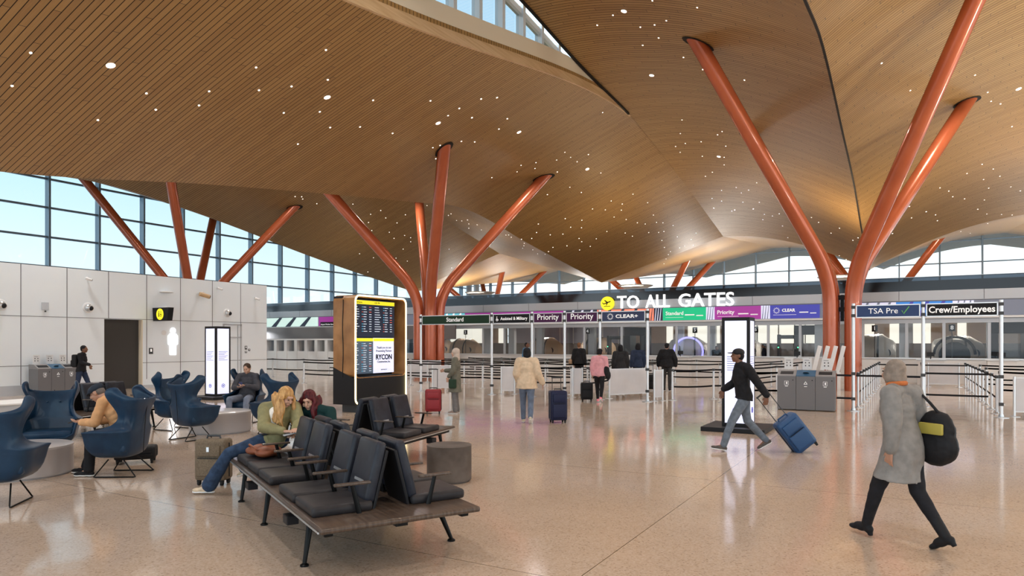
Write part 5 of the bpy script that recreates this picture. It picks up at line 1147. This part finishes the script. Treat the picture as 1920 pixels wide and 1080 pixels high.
# --- queueing people
t = human('person with black cap, pink jacket and pink shoes walking with a black suitcase', (-7.95, 19.0, 0), face_rz((-.2, .98)), walk(.18, .02, .3, capmat=blk, cuff=.045), 'tan', fabric('pink_jacket', (.62, .30, .34), 1.15), blk, fabric('pink_shoes', (.65, .20, .25)), blk, .013, 'baseball', .95, coat=.02, bulk=1.05)
mb = MB(); mb.ell((-.22, -.04, .98), (.10, .15, .20)); mb.ell((-.26, -.10, .86), (.08, .12, .16)); remesh(mb, 'black_jacket_on_arm', blk, t, .02, 3, .01)
human('brown-haired man in black jacket and trousers standing in the queue with a tan bag', (-11.6, 25.6, 0), face_rz((-.1, .99)), dict(toeL=(.6, -.8, 0)), 'light', blk, blk, M['blackbag'], fabric('brown_hair', (.14, .06, .025)), .014, 'short', 1.04, coat=.02)
t2 = bpy.context.scene.objects['person.005'] if 'person.005' in bpy.data.objects else t
tb = empty('crossbody_bag', (-11.95, 25.5, .98), R(20), 'tan bag hanging at the side of the brown-haired man in black', 'bag'); mb = MB(); mb.box((0, 0, .0), (.14, .22, .24), bev=.04); mb.build('bag_body', fabric('tan_bag', (.32, .20, .12)), tb, smooth=True); mb = MB(); mb.tube([(0, 0, .1), (.08, 0, .35), (.2, -.02, .55)], .012, 6); mb.build('strap', fabric('tan_strap', (.32, .20, .12)), tb)
human('broad man in black hoodie and grey trousers standing in the queue, back turned', (-7.7, 24.85, 0), face_rz((-.15, .98)), dict(elL=(.30, .02, 1.14), elR=(-.30, .02, 1.14), wrL=(.31, -.04, .90), wrR=(-.31, -.04, .90)), 'light', blk, charcoal, M['blackbag'], blk, .014, 'short', 1.03, coat=.03, bulk=1.3)
human('person in black coat with dark hair in the queue behind the pink jacket', (-8.55, 22.3, 0), face_rz((-.5, .86)), {}, 'brown', fabric('black_coat', (.02, .02, .022)), blk, M['blackbag'], blk, .016, 'bob', 1.0, coat=.03, bulk=1.1)
human('person in dark blue jacket in the queue right of the black coat', (-8.6, 24.2, 0), face_rz((-.6, .8)), {}, 'brown', fabric('dark_blue_jacket', (.02, .03, .06)), blk, M['blackbag'], blk, .016, 'bob', 1.02, coat=.02)
human('bearded man in blue shirt looking up, far back in the queue', (-15.3, 27.9, 0), face_rz((.75, -.1)), dict(face=(0, -1, .35)), 'brown', fabric('blue_shirt', (.05, .16, .30)), charcoal, M['blackbag'], blk, .016, 'crop', 1.05, coat=.0)
human('agent in dark uniform seen in profile behind the glass, left of the detector', (xf(1432, 36.6), 36.6, 0), face_rz((-1, 0)), {}, 'brown', fabric('uniform', (.012, .014, .025)), blk, M['blackbag'], blk, .018, 'crop', 1.02)
human('agent in dark clothes bending behind the glass beside the lit totem', (xf(1342, 36.8), 36.8, 0), face_rz((.4, -.9)), dict(chest=(0, -.10, 1.22), neck=(0, -.2, 1.38), head=(0, -.27, 1.49), shL=(.175, -.13, 1.34), shR=(-.175, -.13, 1.34), elL=(.2, -.25, 1.12), elR=(-.2, -.25, 1.12), wrL=(.1, -.42, 1.1), wrR=(-.1, -.42, 1.1)), 'brown', fabric('uniform2', (.015, .015, .02)), blk, M['blackbag'], blk, .018, 'crop', 1.0)
# --- backpack walker at the wall
t = human('dark-haired person with black backpack walking right along the white wall', (-23.2, 12.2, 0), face_rz((.80, .60)), walk(.28, .04, 1, elR=(-.2, -.1, 1.15), wrR=(-.2, -.36, 1.08)), 'brown', blk, fabric('navy_trousers', (.02, .03, .06)), M['blackbag'], blk, .014, 'crop', 1.0, coat=.01)
backpack(t, (0, -.05, 1.22), M['blackbag'])
# --- seated people (local -y is forward; seat plane about .46)
SIT = dict(pelvis=(0, .05, .56), hipL=(.09, .04, .55), hipR=(-.09, .04, .55), kneeL=(.13, -.40, .52), kneeR=(-.13, -.40, .52), ankL=(.13, -.42, .09), ankR=(-.13, -.42, .09))
P = dict(SIT); P.update(pelvis=(0, .04, .57), chest=(0, -.10, .87), neck=(0, -.24, 1.04), head=(0, -.36, 1.11), face=(0, -.85, -.55), up=(0, -.5, .8), shL=(.175, -.18, 1.0), shR=(-.175, -.18, 1.0),
    elL=(.19, -.28, .73), elR=(-.19, -.28, .73), wrL=(.09, -.52, .72), wrR=(-.09, -.52, .70), hdL=(-.35, -1, .05), hdR=(.35, -1, .05), pnL=(-.3, 0, 1), pnR=(.3, 0, 1), curlL=.5, curlR=.5, capmat=fabric('navy_cap', (.02, .027, .04)),
    kneeL=(.14, -.36, .55), kneeR=(-.12, -.40, .55), ankL=(.15, -.38, .09), ankR=(-.10, -.56, .09), cuff=.065)
t = human('man in orange sweater, flat cap and glasses leaning over his phone in a blue armchair', (-9.25, 5.42, 0), face_rz((-.85, -.53)), P, 'tan', fabric('apricot_sweater', (.62, .33, .15), 1.15), blk, fabric('black_shoes', (.012, .012, .014)), fabric('grey_short_hair', (.12, .10, .09)), .009, 'cap', 1.0, coat=.006, bulk=1.08)
B_ = basis((0, -.85, -.55), (0, -.5, .8)); H_ = Vector((0, -.36, 1.11)); mb = MB()
for sx in (-1, 1): mb.tube([H_ + B_ @ Vector((sx*.032+math.cos(a)*.022, -.100, .010+math.sin(a)*.017)) for a in [2*math.pi*i/16 for i in range(16)]], .002, 5, closed=True); mb.tube([H_ + B_ @ Vector((sx*.054, -.098, .014)), H_ + B_ @ Vector((sx*.078, .01, .012))], .0022, 5)
mb.build('glasses', M['black'], t)
tb = empty('phone', t.matrix_basis @ Vector((0, -.66, .735)), face_rz((-.85, -.53)), 'phone held by the man in the orange sweater', 'phone'); mb = MB(); mb.box((0, 0, 0), (.075, .15, .009), bev=.003, rot=Matrix.Rotation(R(25), 3, 'X')); mb.build('phone_body', M['black'], tb)
P = dict(SIT); P.update(pelvis=(0, .06, .58), chest=(0, .14, .93), neck=(0, .10, 1.12), head=(0, .05, 1.24), face=(0, -1, -.35), shL=(.19, .12, 1.06), shR=(-.19, .12, 1.06), elL=(.27, -.02, .80), elR=(-.27, -.02, .80), wrL=(.09, -.21, .86), wrR=(-.09, -.21, .82),
    hdL=(-.7, -.5, .1), hdR=(.7, -.5, .1), pnL=(-.3, 0, 1), pnR=(.3, 0, 1), kneeL=(.20, -.40, .57), kneeR=(-.20, -.40, .56), ankL=(.20, -.46, .09), ankR=(-.22, -.42, .09), cuff=.065)
t = human('man in grey hoodie and pale jeans looking at his phone in a blue armchair', (-12.93, 10.36, 0), face_rz((.45, -.89)), P, 'light', fabric('grey_hoodie', (.055, .055, .065), 1.3), denim2, fabric('dark_shoes', (.03, .03, .03)), fabric('dark_brown_hair', (.05, .03, .02)), .010, 'short', .97, coat=.012, bulk=1.15)
tb = empty('phone', t.matrix_basis @ Vector((0, -.27, .90)), 0, 'dark blue phone held by the man in the grey hoodie', 'phone'); mb = MB(); mb.box((0, 0, 0), (.09, .03, .10), bev=.008); mb.build('phone_body', mat('blue_phone', (.02, .03, .12), .3), tb)
def W(u, v, z): return (-4.18-.883*u+.469*v, 3.95+.469*u+.883*v, z)
# blonde woman, sitting on the end of the bench, one long leg stretched out to the left; joints given in world metres
def rel(o, p): return tuple(Vector(p)-Vector(o))
O_ = (-6.60, 5.72, 0)
hipc = Vector((-6.62, 5.70, .62)); P = {}
P.update(pelvis=rel(O_, hipc+Vector((0, 0, .02))), chest=rel(O_, (-6.60, 5.78, .92)), neck=rel(O_, (-6.56, 5.76, 1.05)), head=rel(O_, (-6.47, 5.76, 1.14)), face=(.84, -.02, -.50), up=(.45, .05, .9),
    shL=rel(O_, (-6.48, 5.90, 1.0)), shR=rel(O_, (-6.72, 5.66, 1.0)), hipL=rel(O_, (-6.58, 5.78, .61)), hipR=rel(O_, (-6.68, 5.62, .62)),
    kneeR=rel(O_, (-6.88, 5.27, .50)), ankR=rel(O_, (-7.17, 5.22, .10)), toeR=(-.75, -.45, 0), kneeL=rel(O_, (-6.95, 5.52, .52)), ankL=rel(O_, (-7.22, 5.78, .22)), toeL=(-.9, .1, -.3),
    elR=rel(O_, (-6.55, 5.50, .80)), wrR=rel(O_, (-6.32, 5.58, .76)), hdR=(.9, .3, 0), pnR=(0, 0, -1), elL=rel(O_, (-6.32, 5.82, .82)), wrL=rel(O_, (-6.22, 5.68, .78)), hdL=(.6, -.6, 0), pnL=(0, 0, -1), curlL=.3, curlR=.3, cuff=.085, hairfall=Vector((.03, -.03, 0)))
t = human('blonde woman in sage green jacket and flared jeans lounging on the bench end', O_, 0, P, 'light', fabric('sage_fleece', (.22, .20, .095), 1.3), denim, fabric('cream_trainers', (.52, .42, .30)), noisy('blonde_hair', (.34, .165, .045), (.62, .36, .13), 38, .45, stretch=(1, 1, .25)), .009, 'long', 1.0, coat=.014, bulk=.92)
mb = MB(); mb.ell(rel(O_, (-6.57, 5.67, .90)), (.085, .075, .13)); remesh(mb, 'white_top', fabric('white_lace', (.75, .70, .64)), t, .010, 2)
mb = MB(); pp = Vector(P['pelvis'])+Vector((.02, -.0, .07)); mb.tube([pp+Vector((math.cos(a)*.155, math.sin(a)*.135, .03*math.cos(a))) for a in [2*math.pi*i/24 for i in range(24)]], .016, 8, closed=True); mb.build('belt', M['black'], t, smooth=True)
O_ = (-6.22, 6.12, 0)
P = dict(pelvis=rel(O_, (-6.22, 6.10, .58)), chest=rel(O_, (-6.27, 6.14, .84)), neck=rel(O_, (-6.33, 6.10, .99)), head=rel(O_, (-6.37, 6.03, 1.09)), face=(.36, -.80, -.42), up=(.1, -.3, .9),
    shL=rel(O_, (-6.13, 6.16, .95)), shR=rel(O_, (-6.49, 6.04, .93)), hipL=rel(O_, (-6.12, 6.14, .56)), hipR=rel(O_, (-6.28, 6.04, .56)),
    kneeL=rel(O_, (-5.83, 6.40, .55)), ankL=rel(O_, (-5.66, 6.36, .10)), toeL=(.6, .6, 0), kneeR=rel(O_, (-5.90, 6.22, .55)), ankR=rel(O_, (-5.75, 6.22, .10)), toeR=(.7, .4, 0),
    elL=rel(O_, (-6.00, 6.05, .72)), wrL=rel(O_, (-6.14, 5.82, .70)), hdL=(-.5, -.7, 0), pnL=(0, 0, -1), elR=rel(O_, (-6.50, 5.92, .72)), wrR=rel(O_, (-6.36, 5.76, .70)), hdR=(.5, -.6, 0), pnR=(0, 0, -1), cuff=.06, hairfall=Vector((0, -.05, 0)))
t = human('red-haired woman in dark green top leaning over the back of the bench', O_, 0, P, 'light', fabric('bottle_green_knit', (.006, .030, .030), 1.25), denim, fabric('dark_boots', (.03, .025, .02)), noisy('burgundy_hair', (.040, .004, .007), (.11, .014, .018), 38, .4, stretch=(1, 1, .25)), .009, 'long', 1.0, bulk=.95)
tb = empty('tablet', (-6.27, 5.66, .74), R(-35), 'slim grey tablet the two women look at, resting over the seat backs', 'tablet'); mb = MB(); mb.box((0, 0, 0), (.26, .20, .012), bev=.004, rot=Matrix.Rotation(R(12), 3, 'X')); mb.build('tablet_body', M['grey'], tb)
